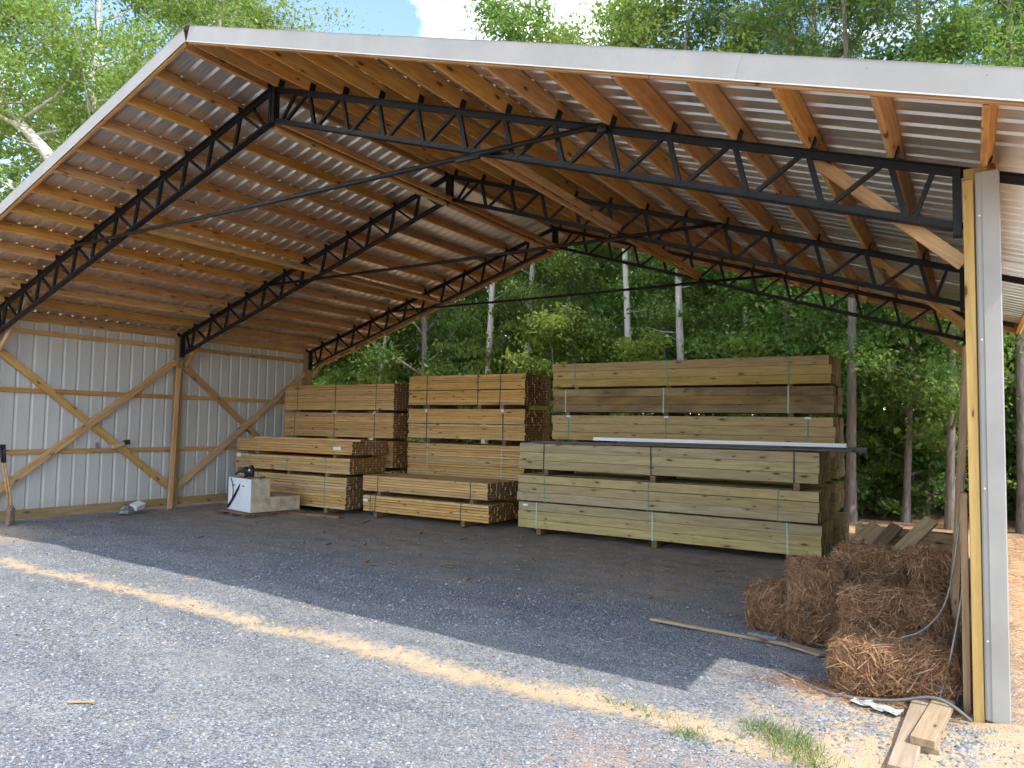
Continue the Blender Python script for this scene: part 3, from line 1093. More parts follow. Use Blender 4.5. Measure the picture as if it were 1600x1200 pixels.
lumber_pack('yellow pine pack with two pale green straps, second up in the high middle stack', *cb, 0.80, 1.50, 13, 11, 'wood_pine', PE, (-0.95, 0.98), 'strap_pale', 0.078, G2, False, jitter=0.02, strap_w=0.016)
lumber_pack('yellow pine pack with two tagged dark straps, second from top of the high middle stack', cb[0], cb[1], cb[2], cb[3], 1.615, 2.235, 12, 11, 'wood_pine', PE, (-0.98, 1.0), 'strap_black', 0.112, G2, False, split=6,
            tags=((-1.0, 0.60, 0.05, 0.07), (0.99, 0.60, 0.06, 0.07)))
lumber_pack('yellow pine pack with three dark straps on top of the high middle stack', cb[0], cb[1], cb[2], cb[3], 2.335, 2.955, 12, 11, 'wood_pine', PE, (-1.0, 0.36, 0.93), 'strap_black', 0.094, G2, False, split=6)
lb = (-7.0, -3.43, 6.27, 7.32)
lumber_pack('yellow pine pack lowest in the corner stack by the sheet wall', *lb, 0.115, 0.86, 13, 11, 'wood_pine', PE, (-1.2, 1.2), 'strap_green', 0.115, G2, False)
lumber_pack('yellow pine pack second up in the corner stack by the sheet wall', lb[0], lb[1], lb[2], lb[3], 0.93, 1.51, 11, 11, 'wood_pine', PE, (-1.2, 1.2), 'strap_green', 0.068, G2, False)
lumber_pack('yellow pine pack second from top of the corner stack by the sheet wall', lb[0], lb[1], lb[2], lb[3], 1.585, 2.15, 11, 11, 'wood_pine', PE, (-1.4, -0.05, 1.22), 'strap_black', 0.073, G2, False, tags=((-0.02, 0.555, 0.07, 0.025), (1.2, 0.555, 0.05, 0.025)), strap_w=0.016)
lumber_pack('yellow pine pack on top of the corner stack by the sheet wall', lb[0], lb[1], lb[2], lb[3], 2.215, 2.80, 11, 11, 'wood_pine', PE, (-1.32, -0.03, 1.26), 'strap_black', 0.063, G2, False, jitter=0.02, strap_w=0.016)
lf = (-7.12, -3.42, 5.02, 6.10)
lumber_pack('tall yellow pine pack on the ground right behind the fuel tank', lf[0], -3.56, lf[2], lf[3], 0.115, 0.765, 11, 11, 'wood_pine', PE, (-1.0, 1.15), 'strap_green', 0.115, G2, False, jitter=0.035)
lumber_pack('yellow pine pack with a white label, middle of the stack behind the fuel tank', lf[0] - 0.05, -3.48, lf[2], lf[3], 0.845, 1.165, 6, 11, 'wood_pine', PE, (-1.33, -0.05, 1.15), 'strap_green', 0.078, G2, False, tags=((-1.70, 0.29, 0.14, 0.09),), strap_w=0.016)
lumber_pack('yellow pine pack with loose boards on top, uppermost of the stack behind the fuel tank', lf[0], lf[1], lf[2], lf[3], 1.245, 1.525, 5, 11, 'wood_pine', PE, (-1.17, 1.32), 'strap_green', 0.078, G2, False, tags=((1.42, 0.13, 0.22, 0.075),), strap_w=0.016)
for k, (xa, xb, yy, rz) in enumerate(((-6.5, -3.22, 5.08, 0.004), (-6.45, -3.25, 5.19, 0.01), (-6.6, -3.4, 5.32, -0.006))):
    o = new('loose_board', box_mesh(xb - xa, 0.09, 0.038, 'wood_pine', PE))
    o.location = ((xa + xb) / 2, yy, 1.5285 + 0.02)
    o.rotation_euler = (0, 0, rz)
    tag(o, ('front-most loose pine board lying on the pack behind the fuel tank', 'middle loose pine board lying on the pack behind the fuel tank',
            'rearmost loose pine board lying on the pack behind the fuel tank')[k], 'board', 'loose boards on the pine pack')

# metal strips on the near treated stack
def strip(name, label, p0, p1, d, h, mat, flange=0.0):
    m = MB()
    m.bar(p0, p1, d, h)
    if flange:
        q0, q1 = Vector(p0), Vector(p1)
        m.bar(q0 + Vector((0, -d / 2, h / 2 + flange / 2)), q1 + Vector((0, -d / 2, h / 2 + flange / 2)), 0.004, flange)
    o = new(name, m.mesh(name, mat))
    return tag(o, label, 'metal trim', 'metal strips on the near treated stack')


ZS = 1.612
strip('metal_sheet', 'flat grey metal sheet on the treated stack, poking out at its far end', (0.55, 5.46, ZS + 0.008), (2.35, 5.44, ZS + 0.008), 0.46, 0.006, 'metal_grey')
strip('metal_trim', 'long dark brown metal trim lowest of the strips on the treated stack', (0.85, 5.28, ZS + 0.03), (5.98, 5.30, ZS + 0.03), 0.14, 0.03, 'metal_brown')
strip('metal_trim', 'dark brown metal trim overhanging the pack end toward the straw bales', (2.4, 5.62, ZS + 0.03), (6.12, 5.70, ZS + 0.012), 0.22, 0.026, 'metal_brown', 0.05)
strip('metal_trim', 'short black metal trim lying under the white strip', (2.4, 5.30, ZS + 0.06), (5.05, 5.27, ZS + 0.06), 0.10, 0.024, 'metal_brown')
strip('metal_trim', 'white metal trim lying on top of the dark strips', (1.95, 5.33, ZS + 0.085), (5.90, 5.30, ZS + 0.085), 0.12, 0.02, 'metal_white', 0.035)

# ------------------------------------------------------------------ fuel tank on pallet
pal = thing('pallet', 'low dark wooden skid under the fuel tank', 'pallet', (-5.22, 4.25, 0), -0.17)
for sx in (-0.48, 0.0, 0.48):
    o = new('skid', box_mesh(1.35, 0.085, 0.055, 'wood_dunnage', None), pal)
    o.rotation_euler = (0, 0, math.pi / 2)
    o.location = (sx, 0.0, 0.022)
for k in range(7):
    o = new('slat', box_mesh(1.14, 0.12, 0.018, 'wood_dunnage', None), pal)
    o.location = (rnd.uniform(-0.01, 0.01), -0.60 + k * 0.2, 0.06)
tank = thing('fuel_tank', 'L-shaped fuel transfer tank with white front and black pump', 'fuel tank', (-5.22, 4.25, 0.07), -0.17)
def lprof(x0, x1, pts, mat, name):
    m = MB()
    n = len(pts)
    V = [(x0, y, z) for y, z in pts] + [(x1, y, z) for y, z in pts]
    F4 = [(i, (i + 1) % n, (i + 1) % n + n, i + n) for i in range(n)]
    # caps as quads of the L
    F4 += [(0, 5, 4, 3), (0, 3, 2, 1)] if n == 6 else []
    F4 += [(6, 9, 10, 11), (6, 7, 8, 9)] if n == 6 else []
    m.add(V, F4)
    me = m.mesh(name, mat)
    return me
L6 = [(-0.50, 0.0), (0.62, 0.0), (0.62, 0.30), (-0.08, 0.30), (-0.08, 0.68), (-0.50, 0.68)]
body = new('body', lprof(-0.47, 0.47, [L6[0], L6[1], L6[2], L6[3], L6[4], L6[5]], 'tank_tan', 'body'), tank)
bev = body.modifiers.new('bevel', 'BEVEL')
bev.width = 0.02
bev.segments = 2
o = new('front_panel', box_mesh(0.93, 0.008, 0.66, 'tank_white', None, 0.003), tank)
o.location = (0, -0.5065, 0.34)
m = MB()
m.tube([(-0.12, -0.30, 0.68), (-0.12, -0.30, 0.76)], 0.05, 12)
m.tube([(-0.24, -0.30, 0.80), (0.02, -0.30, 0.80)], [0.055, 0.055], 14)
m.tube([(0.06, -0.30, 0.70), (0.06, -0.30, 0.90)], [0.062, 0.062], 14)
m.tube([(0.06, -0.30, 0.90), (0.06, -0.30, 0.93)], [0.045, 0.04], 14)
m.tube([(0.06, -0.30, 0.80), (0.15, -0.30, 0.80)], [0.03, 0.03], 10)
m.box((-0.16, -0.30, 0.87), (0.10, 0.07, 0.05), 0.008)
m.tube([(-0.24, -0.30, 0.80), (-0.40, -0.32, 0.78), (-0.52, -0.34, 0.72)], 0.024, 10)
pump = new('pump', m.mesh('pump', 'iron', True), tank)
m = MB()
m.box((0.12, -0.375, 0.84), (0.05, 0.02, 0.04), 0.006)
new('gauge', m.mesh('gauge', 'paper'), pump)
m = MB()
pts = []
for k in range(14):
    t = k / 13
    pts.append((0.08 - 0.50 * t + 0.10 * math.sin(math.pi * t), -0.40 - 0.14 * math.sin(math.pi * min(1, t * 1.6) * 0.5), 0.80 - 0.74 * t ** 0.9))
m.tube(pts, 0.021, 8)
pts = [(-0.34 + 0.11 * math.sin(math.pi * k / 9), -0.525, 0.66 - 0.55 * k / 9) for k in range(10)]
m.tube(pts, 0.008, 6)
new('hose', m.mesh('hose', 'rubber', True), tank)
m = MB()
m.tube([(-0.52, -0.34, 0.72), (-0.55, -0.36, 0.56), (-0.66, -0.44, 0.40), (-0.80, -0.52, 0.34)], [0.02, 0.018, 0.012, 0.010], 8)
new('nozzle', m.mesh('nozzle', 'metal_grey', True), tank)
m = MB()
m.tube([(0.36, -0.2, 0.68), (0.36, -0.2, 0.72)], 0.05, 12)
new('filler_cap', m.mesh('filler_cap', 'iron'), tank)
for (x, w_) in ((-0.22, 0.07), (0.16, 0.08)):
    o = new('vent_slot', box_mesh(w_, 0.006, 0.02, 'rubber', None, 0.001), tank)
    o.location = (x, -0.5115, 0.52)

# ------------------------------------------------------------------ loose things in the barn
o = new('plank', box_mesh(1.6, 0.19, 0.05, 'wood_dunnage', None))
o.location = (-4.15, 4.62, 0.022)
o.rotation_euler = (0.0, 0.0, 0.12)
tag(o, 'dark short plank on the ground in front of the tall pine pack', 'plank')
dg = thing('post_hole_digger', 'long wooden-handled post hole digger with black grip leaning on the sheet wall', 'digging tool', (-7.06, 0.28, 0.0))
m = MB()
m.tube([(0.0, 0.0, 0.34), (-0.17, -0.07, 1.12)], 0.016, 8)
m.tube([(0.045, 0.035, 0.34), (-0.15, -0.04, 1.12)], 0.016, 8)
new('handle', m.mesh('handle', 'wood_brace', True), dg)
m = MB()
m.tube([(-0.17, -0.07, 1.10), (-0.225, -0.09, 1.42)], 0.024, 10)
m.tube([(-0.15, -0.04, 1.10), (-0.20, -0.05, 1.42)], 0.024, 10)
new('grip', m.mesh('grip', 'rubber', True), dg)
m = MB()
for oy in (-0.012, 0.06):
    V, F = [], []
    for k in range(6):
        t = k / 5
        w_ = 0.066 - 0.016 * t
        for q in (-1, -0.5, 0, 0.5, 1):
            V.append((0.02 + q * w_, oy + 0.03 * (1 - q * q) * (1 if oy > 0 else -1), 0.30 - 0.31 * t))
    for a in range(5):
        for b_ in range(4):
            F.append((a * 5 + b_, a * 5 + b_ + 1, a * 5 + b_ + 6, a * 5 + b_ + 5))
    m.add(V, F)
m.box((0.02, 0.02, 0.325), (0.08, 0.08, 0.06), 0.01)
new('blade', m.mesh('blade', 'rust'), dg)
cr = thing('crumpled_carton', 'crumpled white carton and grey bag on the ground by the sheet wall', 'carton', (-7.12, 2.55, 0.0), 0.3)
o = new('carton', box_mesh(0.17, 0.30, 0.11, 'paper', None, 0.006), cr)
o.location = (0.0, 0.16, 0.13)
o.rotation_euler = (0.15, 0.35, 0.2)
m = MB()
th = np.linspace(0, 2 * math.pi, 13)[:-1]
V = []
for i, zz in enumerate(np.linspace(0.0, 0.17, 6)):
    for a in th:
        rr = (0.13 * math.sqrt(max(0.02, 1 - (zz / 0.175) ** 2))) * (1 + rnd.uniform(-0.28, 0.28))
        V.append((rr * math.cos(a), -0.12 + 1.3 * rr * math.sin(a), zz + rnd.uniform(-0.012, 0.012)))
F = [(i * 12 + k, i * 12 + (k + 1) % 12, (i + 1) * 12 + (k + 1) % 12, (i + 1) * 12 + k) for i in range(5) for k in range(12)]
m.add(V, F)
new('bag', m.mesh('bag', 'metal_grey'), cr)
gl = thing('offcut', 'small tan offcut with a dark end resting on the wall girt', 'offcut', (-7.44, 2.40, 1.315), 0.0)
m = MB()
m.bar((0.05, -0.15, 0.03), (0.05, 0.10, 0.10), 0.05, 0.07)
new('body', m.mesh('body', 'glove_tan'), gl)
m = MB()
m.bar((0.05, 0.08, 0.11), (0.05, 0.20, 0.13), 0.06, 0.09)
new('dark_end', m.mesh('dark_end', 'iron'), gl)

# planks behind the straw bales
lw = thing('plank_stack', 'low stack of grey planks on edge behind the straw bales', 'plank stack', (6.75, 4.1, 0.0), -0.10)
for i in range(3):
    for j in range(3):
        o = new('plank', box_mesh(1.15 - 0.1 * (j == 2), 0.05, 0.236, 'wood_grey', 'wood_endgrain'), lw)
        o.location = (rnd.uniform(-0.05, 0.05), j * 0.056, 0.135 + i * 0.242)
for k, (p0, p1, lab) in enumerate((((6.05, 3.45, 0.30), (6.45, 3.95, 0.76), 'weathered wide board propped on the low plank stack near the treated lumber'),
                                   ((6.28, 3.40, 0.36), (6.62, 3.93, 0.80), 'brown board propped on the low plank stack beside the weathered wide board'),
                                   ((6.50, 3.05, 0.38), (6.98, 3.9, 0.90), 'grey-green plank tilted steeply over the low plank stack behind the straw bales'))):
    a, b_ = Vector(p0), Vector(p1)
    o = new('propped_board', box_mesh((b_ - a).length, (0.28, 0.14, 0.15)[k], 0.045, ('wood_grey', 'wood_dunnage', 'wood_treated')[k], 'wood_endgrain'), None, frame_mat((a + b_) / 2, b_ - a, (0.2, -0.8, 1)))
    tag(o, lab, 'board', 'boards behind the straw bales')
# plank leaning inside the front post
a, b_ = Vector((7.22, 0.86, 0.0)), Vector((7.37, 1.02, 2.62))
o = new('leaning_plank', box_mesh((b_ - a).length, 0.21, 0.045, 'wood_grey', 'wood_endgrain'), None, frame_mat((a + b_) / 2, b_ - a, (1, 0.1, 0)))
tag(o, 'tall brown plank leaning upright inside the front post', 'plank')


def cord(name, label, pts, r, mat, cat):
    P = [Vector(p) for p in pts]
    out = []
    for i in range(len(P) - 1):
        p0, p1, p2, p3 = P[max(i - 1, 0)], P[i], P[i + 1], P[min(i + 2, len(P) - 1)]
        for k in range(6):
            t = k / 6
            out.append(0.5 * ((2 * p1) + (p2 - p0) * t + (2 * p0 - 5 * p1 + 4 * p2 - p3) * t * t + (3 * p1 - p0 - 3 * p2 + p3) * t ** 3))
    out.append(P[-1])
    m = MB()
    m.tube(out, r, 6)
    o = new(name, m.mesh(name, mat, True))
    return tag(o, label, cat)


cord('loose_band', 'pale strap hanging from the front post onto the straw bales', [(7.335, 0.5, 1.62), (7.31, 0.5, 1.30), (7.22, 0.46, 0.70), (7.08, 0.35, 0.47), (6.93, 0.2, 0.41)], 0.0065, 'band_pale', 'strap')
cord('loose_band', 'grey strap hanging beside the front post down to the ground', [(7.34, 0.2, 1.5), (7.33, 0.18, 0.95), (7.26, 0.12, 0.45), (7.17, 0.05, 0.06), (7.14, 0.02, 0.01)], 0.0065, 'band_pale', 'strap')
cord('ground_cable', 'thin grey cable lying on the ground in front of the sunlit bale', [(6.02, 0.26, 0.010), (6.22, 0.08, 0.010), (6.46, -0.10, 0.012), (6.70, -0.12, 0.02), (6.92, -0.10, 0.05), (7.12, -0.11, 0.115), (7.24, -0.13, 0.10), (7.36, -0.17, 0.03)], 0.011, 'cable_grey', 'cable')
o = new('thin_stake', box_mesh(1.35, 0.045, 0.028, 'wood_grey', None))
o.location = (5.34, 0.99, 0.018)
o.rotation_euler = (0, 0.006, -0.05)
tag(o, 'long thin wooden stake lying on the gravel near the straw bales', 'stake')
m = MB()
m.bar((5.98, 0.96, 0.022), (6.30, 0.80, 0.022), 0.11, 0.02)
o = new('plank_scrap', m.mesh('plank_scrap', 'wood_grey'))
tag(o, 'short flat wood scrap on the gravel against the straw bales', 'wood scrap')
def crumple(name, label, c, sx, sy, rz, mat, amp, seed):
    r3 = np.random.default_rng(seed)
    nx, ny = 14, 6
    V, F = [], []
    for j in range(ny):
        for i in range(nx):
            x = (i / (nx - 1) - 0.5) * sx
            y = (j / (ny - 1) - 0.5) * sy
            z = 0.012 + amp * (0.5 + 0.5 * math.sin(i * 1.3 + j * 0.6)) * r3.uniform(0.3, 1)
            x += r3.uniform(-1, 1) * sx * 0.02
            y += r3.uniform(-1, 1) * sy * 0.06
            V.append((x, y, z))
    for j in range(ny - 1):
        for i in range(nx - 1):
            F.append((j * nx + i, j * nx + i + 1, (j + 1) * nx + i + 1, (j + 1) * nx + i))
    o = new(name, mesh_np(name, V, [np.array(F)], mat, smooth=True))
    o.location = c
    o.rotation_euler = (0, 0, rz)
    return tag(o, label, 'plastic sheet', 'scraps of plastic sheet on the ground')


crumple('plastic_sheet', 'pale crumpled plastic sheet lying in the sun before the front bale', (6.80, -0.20, 0.0), 0.32, 0.12, -0.30, 'plastic_sheet', 0.02, 5)
crumple('plastic_sheet', 'narrow pale plastic scrap in the shade beside the thin stake', (5.72, 1.09, 0.0), 0.26, 0.09, -0.15, 'plastic_sheet', 0.012, 6)
# two short planks beside the corner post
for k, (p0, p1, w_, lab) in enumerate((((7.075, 0.08, 0.032), (7.025, -1.25, 0.040), 0.13, 'pale short plank lying in the sun farther from the metal corner trim'),
                                       ((7.20, 0.05, 0.05), (7.115, -0.88, 0.085), 0.13, 'pale grooved short plank lying in the sun nearest the metal corner trim'))):
    a, b_ = Vector(p0), Vector(p1)
    o = new('short_plank', box_mesh((b_ - a).length, w_, 0.042 if k == 0 else 0.05, 'wood_offcut', 'wood_grey'), None, frame_mat((a + b_) / 2, b_ - a, (0, 0, 1)))
    tag(o, lab, 'plank', 'short planks by the front post')
o = new('wood_block', box_mesh(0.16, 0.10, 0.055, 'wood_offcut', None))
o.location = (7.12, -0.80, 0.022)
tag(o, 'small wood block propping the end of the grooved plank', 'wood block')
for k, (x, y, L, rz, lab) in enumerate(((2.29, -3.23, 0.17, 0.65, 'small pale wood chip lying alone on the open gravel'),
                                        (-0.56, -0.50, 0.16, 0.4, 'pale wood chip on the gravel between sand strip and roof shadow'),)):
    o = new('wood_chip', box_mesh(L, 0.026, 0.012, 'wood_offcut', None))
    o.location = (x, y, 0.008)
    o.rotation_euler = (0, 0, rz)
    tag(o, lab, 'wood chip', 'wood chips on the gravel')

# ------------------------------------------------------------------ pine straw bales
def strips(n, P, Dv, length, width, bend, mat, name):
    """n thin bent two-piece blades"""
    Dv = Dv / np.linalg.norm(Dv, axis=1, keepdims=True)
    R = rng.normal(size=(n, 3))
    S = np.cross(Dv, R)
    S /= np.linalg.norm(S, axis=1, keepdims=True)
    U = np.cross(S, Dv)
    L = length[:, None]
    wv = width[:, None]
    p0 = P - Dv * L * 0.5
    pm = P + U * (bend[:, None] * L)
    p1 = P + Dv * L * 0.5
    V = np.stack([p0 - S * wv, p0 + S * wv, pm + S * wv, pm - S * wv, p1 + S * wv * 0.4, p1 - S * wv * 0.4], 1).reshape(-1, 3)
    i = np.arange(n)[:, None] * 6
    F = np.concatenate([i + np.array([[0, 1, 2, 3]]), i + np.array([[3, 2, 4, 5]])])
    return mesh_np(name, V, [F], mat)


def straw_bale(label, c, size, rz, tilt=0.0, n=5200, twine='cable_grey'):
    n = int(n * 1.6)
    size = tuple(0.93 * q for q in size)
    r = thing('straw_bale', label, 'straw bale', (c[0], c[1], c[2] - size[2] / 2), rz, 'bales of pine straw heaped by the front post')
    r.rotation_euler = (0, tilt, rz)
    sx, sy, sz = (s / 2 for s in size)
    # lumpy core
    m = MB()
    V, F = [], []
    nu, nv = 20, 11
    for j in range(nv):
        ph = math.pi * (j / (nv - 1) - 0.5)
        for i in range(nu):
            th_ = 2 * math.pi * i / nu
            ex = lambda v, e: math.copysign(abs(v) ** e, v)
            x = ex(math.cos(ph), 0.34) * ex(math.cos(th_), 0.34)
            y = ex(math.cos(ph), 0.34) * ex(math.sin(th_), 0.34)
            z = ex(math.sin(ph), 0.34)
            k = 0.88 + rnd.uniform(-0.06, 0.06)
            V.append((x * sx * k, y * sy * k, sz + z * sz * k))
    for j in range(nv - 1):
        for i in range(nu):
            F.append((j * nu + i, j * nu + (i + 1) % nu, (j + 1) * nu + (i + 1) % nu, (j + 1) * nu + i))
    m.add(V, F)
    new('core', m.mesh('core', 'straw_core', True), r)
    # needles over the surface
    A = rng.uniform(-1, 1, (n, 3))
    area = np.array([sy * sz, sx * sz, sx * sy])
    ax_ = rng.choice(3, n, p=area / area.sum())
    A[np.arange(n), ax_] = np.where(rng.uniform(0, 1, n) < 0.5, -1, 1)
    sg = A / np.sum(np.abs(A) ** 4.5, axis=1, keepdims=True) ** (1 / 4.5)
    A = A / np.linalg.norm(A, axis=1, keepdims=True)
    lump = 1 + 0.07 * np.sin(sg[:, 0] * 9 + c[0] * 5) * np.sin(sg[:, 2] * 7 + c[1] * 3)
    P = sg * np.array([sx, sy, sz]) * (rng.uniform(0.88, 1.05, (n, 1)) * lump[:, None])
    Nn = np.sign(sg) * np.abs(sg) ** 3.5 / np.array([sx, sy, sz])
    Nn /= np.linalg.norm(Nn, axis=1, keepdims=True)
    # clumps of needles share a direction
    seeds = rng.normal(size=(60, 3))
    seeds /= np.linalg.norm(seeds, axis=1, keepdims=True)
    dirs = rng.normal(size=(60, 3)) + np.array([0, 0, 0.5])
    ci = np.argmax(A @ seeds.T, axis=1)
    Dv = dirs[ci] + rng.normal(size=(n, 3)) * 0.85
    Dv -= Nn * (np.sum(Dv * Nn, axis=1, keepdims=True)) * rng.uniform(0.45, 1.05, (n, 1))
    P[:, 2] += sz
    P[:, 2] = np.maximum(P[:, 2], 0.012)
    ln = rng.uniform(0.08, 0.21, n)
    me = strips(n, P, Dv, ln, rng.uniform(0.0014, 0.0030, n), rng.uniform(-0.2, 0.2, n), 'pine_straw', 'needles')
    o = new('needles', me, r)
    o['kind'] = 'stuff'
    for q in (-0.42, 0.42):
        m = MB()
        pts = []
        for k in range(17):
            a = 2 * math.pi * k / 16
            pts.append((q * sx * 1.15, math.copysign(abs(math.cos(a)) ** 0.5, math.cos(a)) * sy * 1.0, sz + math.copysign(abs(math.sin(a)) ** 0.5, math.sin(a)) * sz * 0.99))
        m.tube(pts, 0.0045, 5)
        new('twine', m.mesh('twine', twine), r)
    return r


straw_bale('pine straw bale half in sunlight at the front of the heap, tied with red twine', (6.86, 0.21, 0.19), (0.84, 0.46, 0.39), 0.22, n=9000, twine='twine_red')
straw_bale('pine straw bale standing higher just behind the sunlit one', (6.84, 0.86, 0.32), (0.84, 0.46, 0.64), 0.08, n=8000)
straw_bale('tall upright pine straw bale beside the small end bale', (6.13, 1.26, 0.36), (0.46, 0.50, 0.76), 0.35, 0.05, n=7500)
straw_bale('small low pine straw bale at the end of the heap by the thin stake', (5.72, 1.52, 0.21), (0.40, 0.46, 0.43), -0.15, n=5500)
straw_bale('pine straw bale under the top of the heap, behind the upright one', (6.58, 1.78, 0.24), (0.74, 0.5, 0.48), -0.1, n=4500)
straw_bale('pine straw bale on top of the heap, just in front of the propped boards', (6.56, 1.56, 0.64), (0.60, 0.46, 0.44), 0.12, 0.05, n=7000)
straw_bale('pine straw bale on top of the heap against the leaning plank', (7.08, 1.56, 0.66), (0.38, 0.58, 0.44), 0.3, -0.06, n=6000)
straw_bale('pine straw bale low at the back of the heap by the leaning plank', (7.02, 1.55, 0.26), (0.40, 0.55, 0.52), 0.0, n=3000)
n = 1500
P = np.stack([rng.normal(6.68, 0.34, n), rng.normal(0.0, 0.11, n), rng.uniform(0.0, 0.02, n)], 1)
Dv = rng.normal(size=(n, 3)) * np.array([1, 1, 0.08])
o = new('fallen_straw', strips(n, P, Dv, rng.uniform(0.06, 0.18, n), rng.uniform(0.001, 0.0019, n), rng.uniform(-0.1, 0.1, n), 'pine_straw', 'fallen_straw'))
tag(o, 'loose fallen pine straw strewn on the ground before the bales', 'straw', kind='stuff')
# straw mulch outside the wall
n = 19000
P = np.stack([rng.uniform(7.66, 11.5, n), rng.uniform(-1.4, 11, n), rng.uniform(0.0, 0.045, n)], 1)
Dv = rng.normal(size=(n, 3)) * np.array([1, 1, 0.25])
straw_mat('straw_pale', [(0.0, (0.22, 0.13, 0.06)), (0.5, (0.48, 0.32, 0.17)), (1.0, (0.68, 0.50, 0.30))])
o = new('straw_mulch', strips(n, P, Dv, rng.uniform(0.07, 0.22, n), rng.uniform(0.0015, 0.003, n), rng.uniform(-0.15, 0.15, n), 'straw_pale', 'straw_mulch'))
tag(o, 'pale straw mulch spread on the slope outside the barn wall', 'straw', kind='stuff')


# grass
def grass(patches):
    Ps, Ds, Ls = [], [], []
    for (x, y, rx, ry, n, h) in patches:
        p = np.stack([rng.normal(x, rx, n), rng.normal(y, ry, n), np.zeros(n)], 1)
        ln = rng.uniform(0.5, 1.2, n) * h
        d = np.stack([rng.normal(0, 0.75, n), rng.normal(0, 0.75, n), np.ones(n)], 1)
        d /= np.linalg.norm(d, axis=1, keepdims=True)
        p = p + d * ln[:, None] * 0.5
        Ps.append(p); Ds.append(d); Ls.append(ln)
    P, Dv, L = np.concatenate(Ps), np.concatenate(Ds), np.concatenate(Ls)
    n = len(P)
    o = new('grass', strips(n, P, Dv, L, rng.uniform(0.0012, 0.0024, n), rng.uniform(-0.14, 0.14, n), 'grass_blade', 'grass'))
    tag(o, 'sparse green grass tufts growing along the sandy strip', 'grass', kind='stuff')


gp = [(6.34, -1.08, 0.10, 0.06, 260, 0.09), (6.47, -1.22, 0.09, 0.07, 230, 0.10), (6.22, -1.02, 0.06, 0.04, 110, 0.08), (5.86, -1.40, 0.06, 0.04, 120, 0.07),
      (6.60, -1.38, 0.06, 0.05, 110, 0.08), (5.28, -1.17, 0.10, 0.04, 60, 0.06), (5.6, -1.2, 0.12, 0.05, 60, 0.06)]
for k in range(70):
    x = rnd.uniform(-2, 7.0)
    gp.append((x, rnd.uniform(-1.45, -0.55), 0.06, 0.05, rnd.randint(5, 16), 0.045))
grass(gp)
# dark twigs and clods on the barn floor, stones by the planks
def debris():
    m = MB()
    for k in range(70):
        x, y = rnd.uniform(-6.5, 4.5), rnd.uniform(1.2, 4.9)
        a = rnd.uniform(0, 3.14)
        L = rnd.uniform(0.04, 0.22) if k % 3 else rnd.uniform(0.03, 0.08)
        m.bar((x, y, 0.006), (x + L * math.cos(a), y + L * math.sin(a), 0.012), rnd.uniform(0.012, 0.04), rnd.uniform(0.008, 0.022), b=0.003)
    o = new('bark_litter', m.mesh('bark_litter', 'wood_dunnage'))
    tag(o, 'dark bark litter scattered over the shaded barn floor', 'litter', kind='stuff')
    n_ = 460
    base = np.array([[1, 0, 0], [0.25, 0.9, 0.1], [-0.85, 0.4, -0.1], [-0.5, -0.85, 0.1], [0.5, -0.75, -0.1], [0.1, 0.05, 0.7]])
    tri = np.array([[0, 1, 5], [1, 2, 5], [2, 3, 5], [3, 4, 5], [4, 0, 5]])
    cs = np.concatenate([np.stack([rng.normal(6.62, 0.2, n_ // 2), rng.normal(-0.48, 0.24, n_ // 2)], 1), np.stack([rng.normal(7.30, 0.06, n_ // 4), rng.normal(-0.5, 0.2, n_ // 4)], 1),
                         np.stack([rng.uniform(5.2, 7.6, n_ // 4), rng.uniform(-1.7, 0, n_ // 4)], 1)])
    n_ = len(cs)
    s = rng.uniform(0.007, 0.021, n_)
    V = base[None] * (1 + rng.uniform(-0.35, 0.35, (n_, 6, 3))) * s[:, None, None]
    V[:, :, 2] = V[:, :, 2] * 0.8 + 0.002 + ground_z(cs[:, 0], cs[:, 1])[:, None]
    V[:, :, :2] += cs[:, None, :]
    F = (tri[None] + (np.arange(n_) * 6)[:, None, None]).reshape(-1, 3)
    o = new('crushed_stones', mesh_np('crushed_stones', V.reshape(-1, 3), [F], 'gravel_stone'))
    tag(o, 'larger crushed grey stones on the sandy ground near the short planks', 'stones', kind='stuff')


debris()

# ------------------------------------------------------------------ trees
def leaf_quads(C, size, mat, name, up_bias=0.6, aspect=0.62):
    n = len(C)
    A = rng.normal(size=(n, 3))
    A[:, 2] -= 0.25
    A /= np.linalg.norm(A, axis=1, keepdims=True)
    Nn = rng.normal(size=(n, 3)) + np.array([0, 0, up_bias * 2])
    B = np.cross(Nn, A)
    B /= np.linalg.norm(B, axis=1, keepdims=True) + 1e-9
    Nn = np.cross(A, B)
    s = size[:, None]
    fold = rng.uniform(0.05, 0.25, (n, 1))
    w = s * aspect * 0.5
    V = np.stack([C - A * s * 0.5, C + B * w + Nn * s * fold * 0.5, C + A * s * 0.5, C - B * w + Nn * s * fold * 0.5], 1).reshape(-1, 3)
    F = (np.arange(n)[:, None] * 4 + np.array([[0, 1, 2, 3]]))
    return mesh_np(name, V, [F], mat)


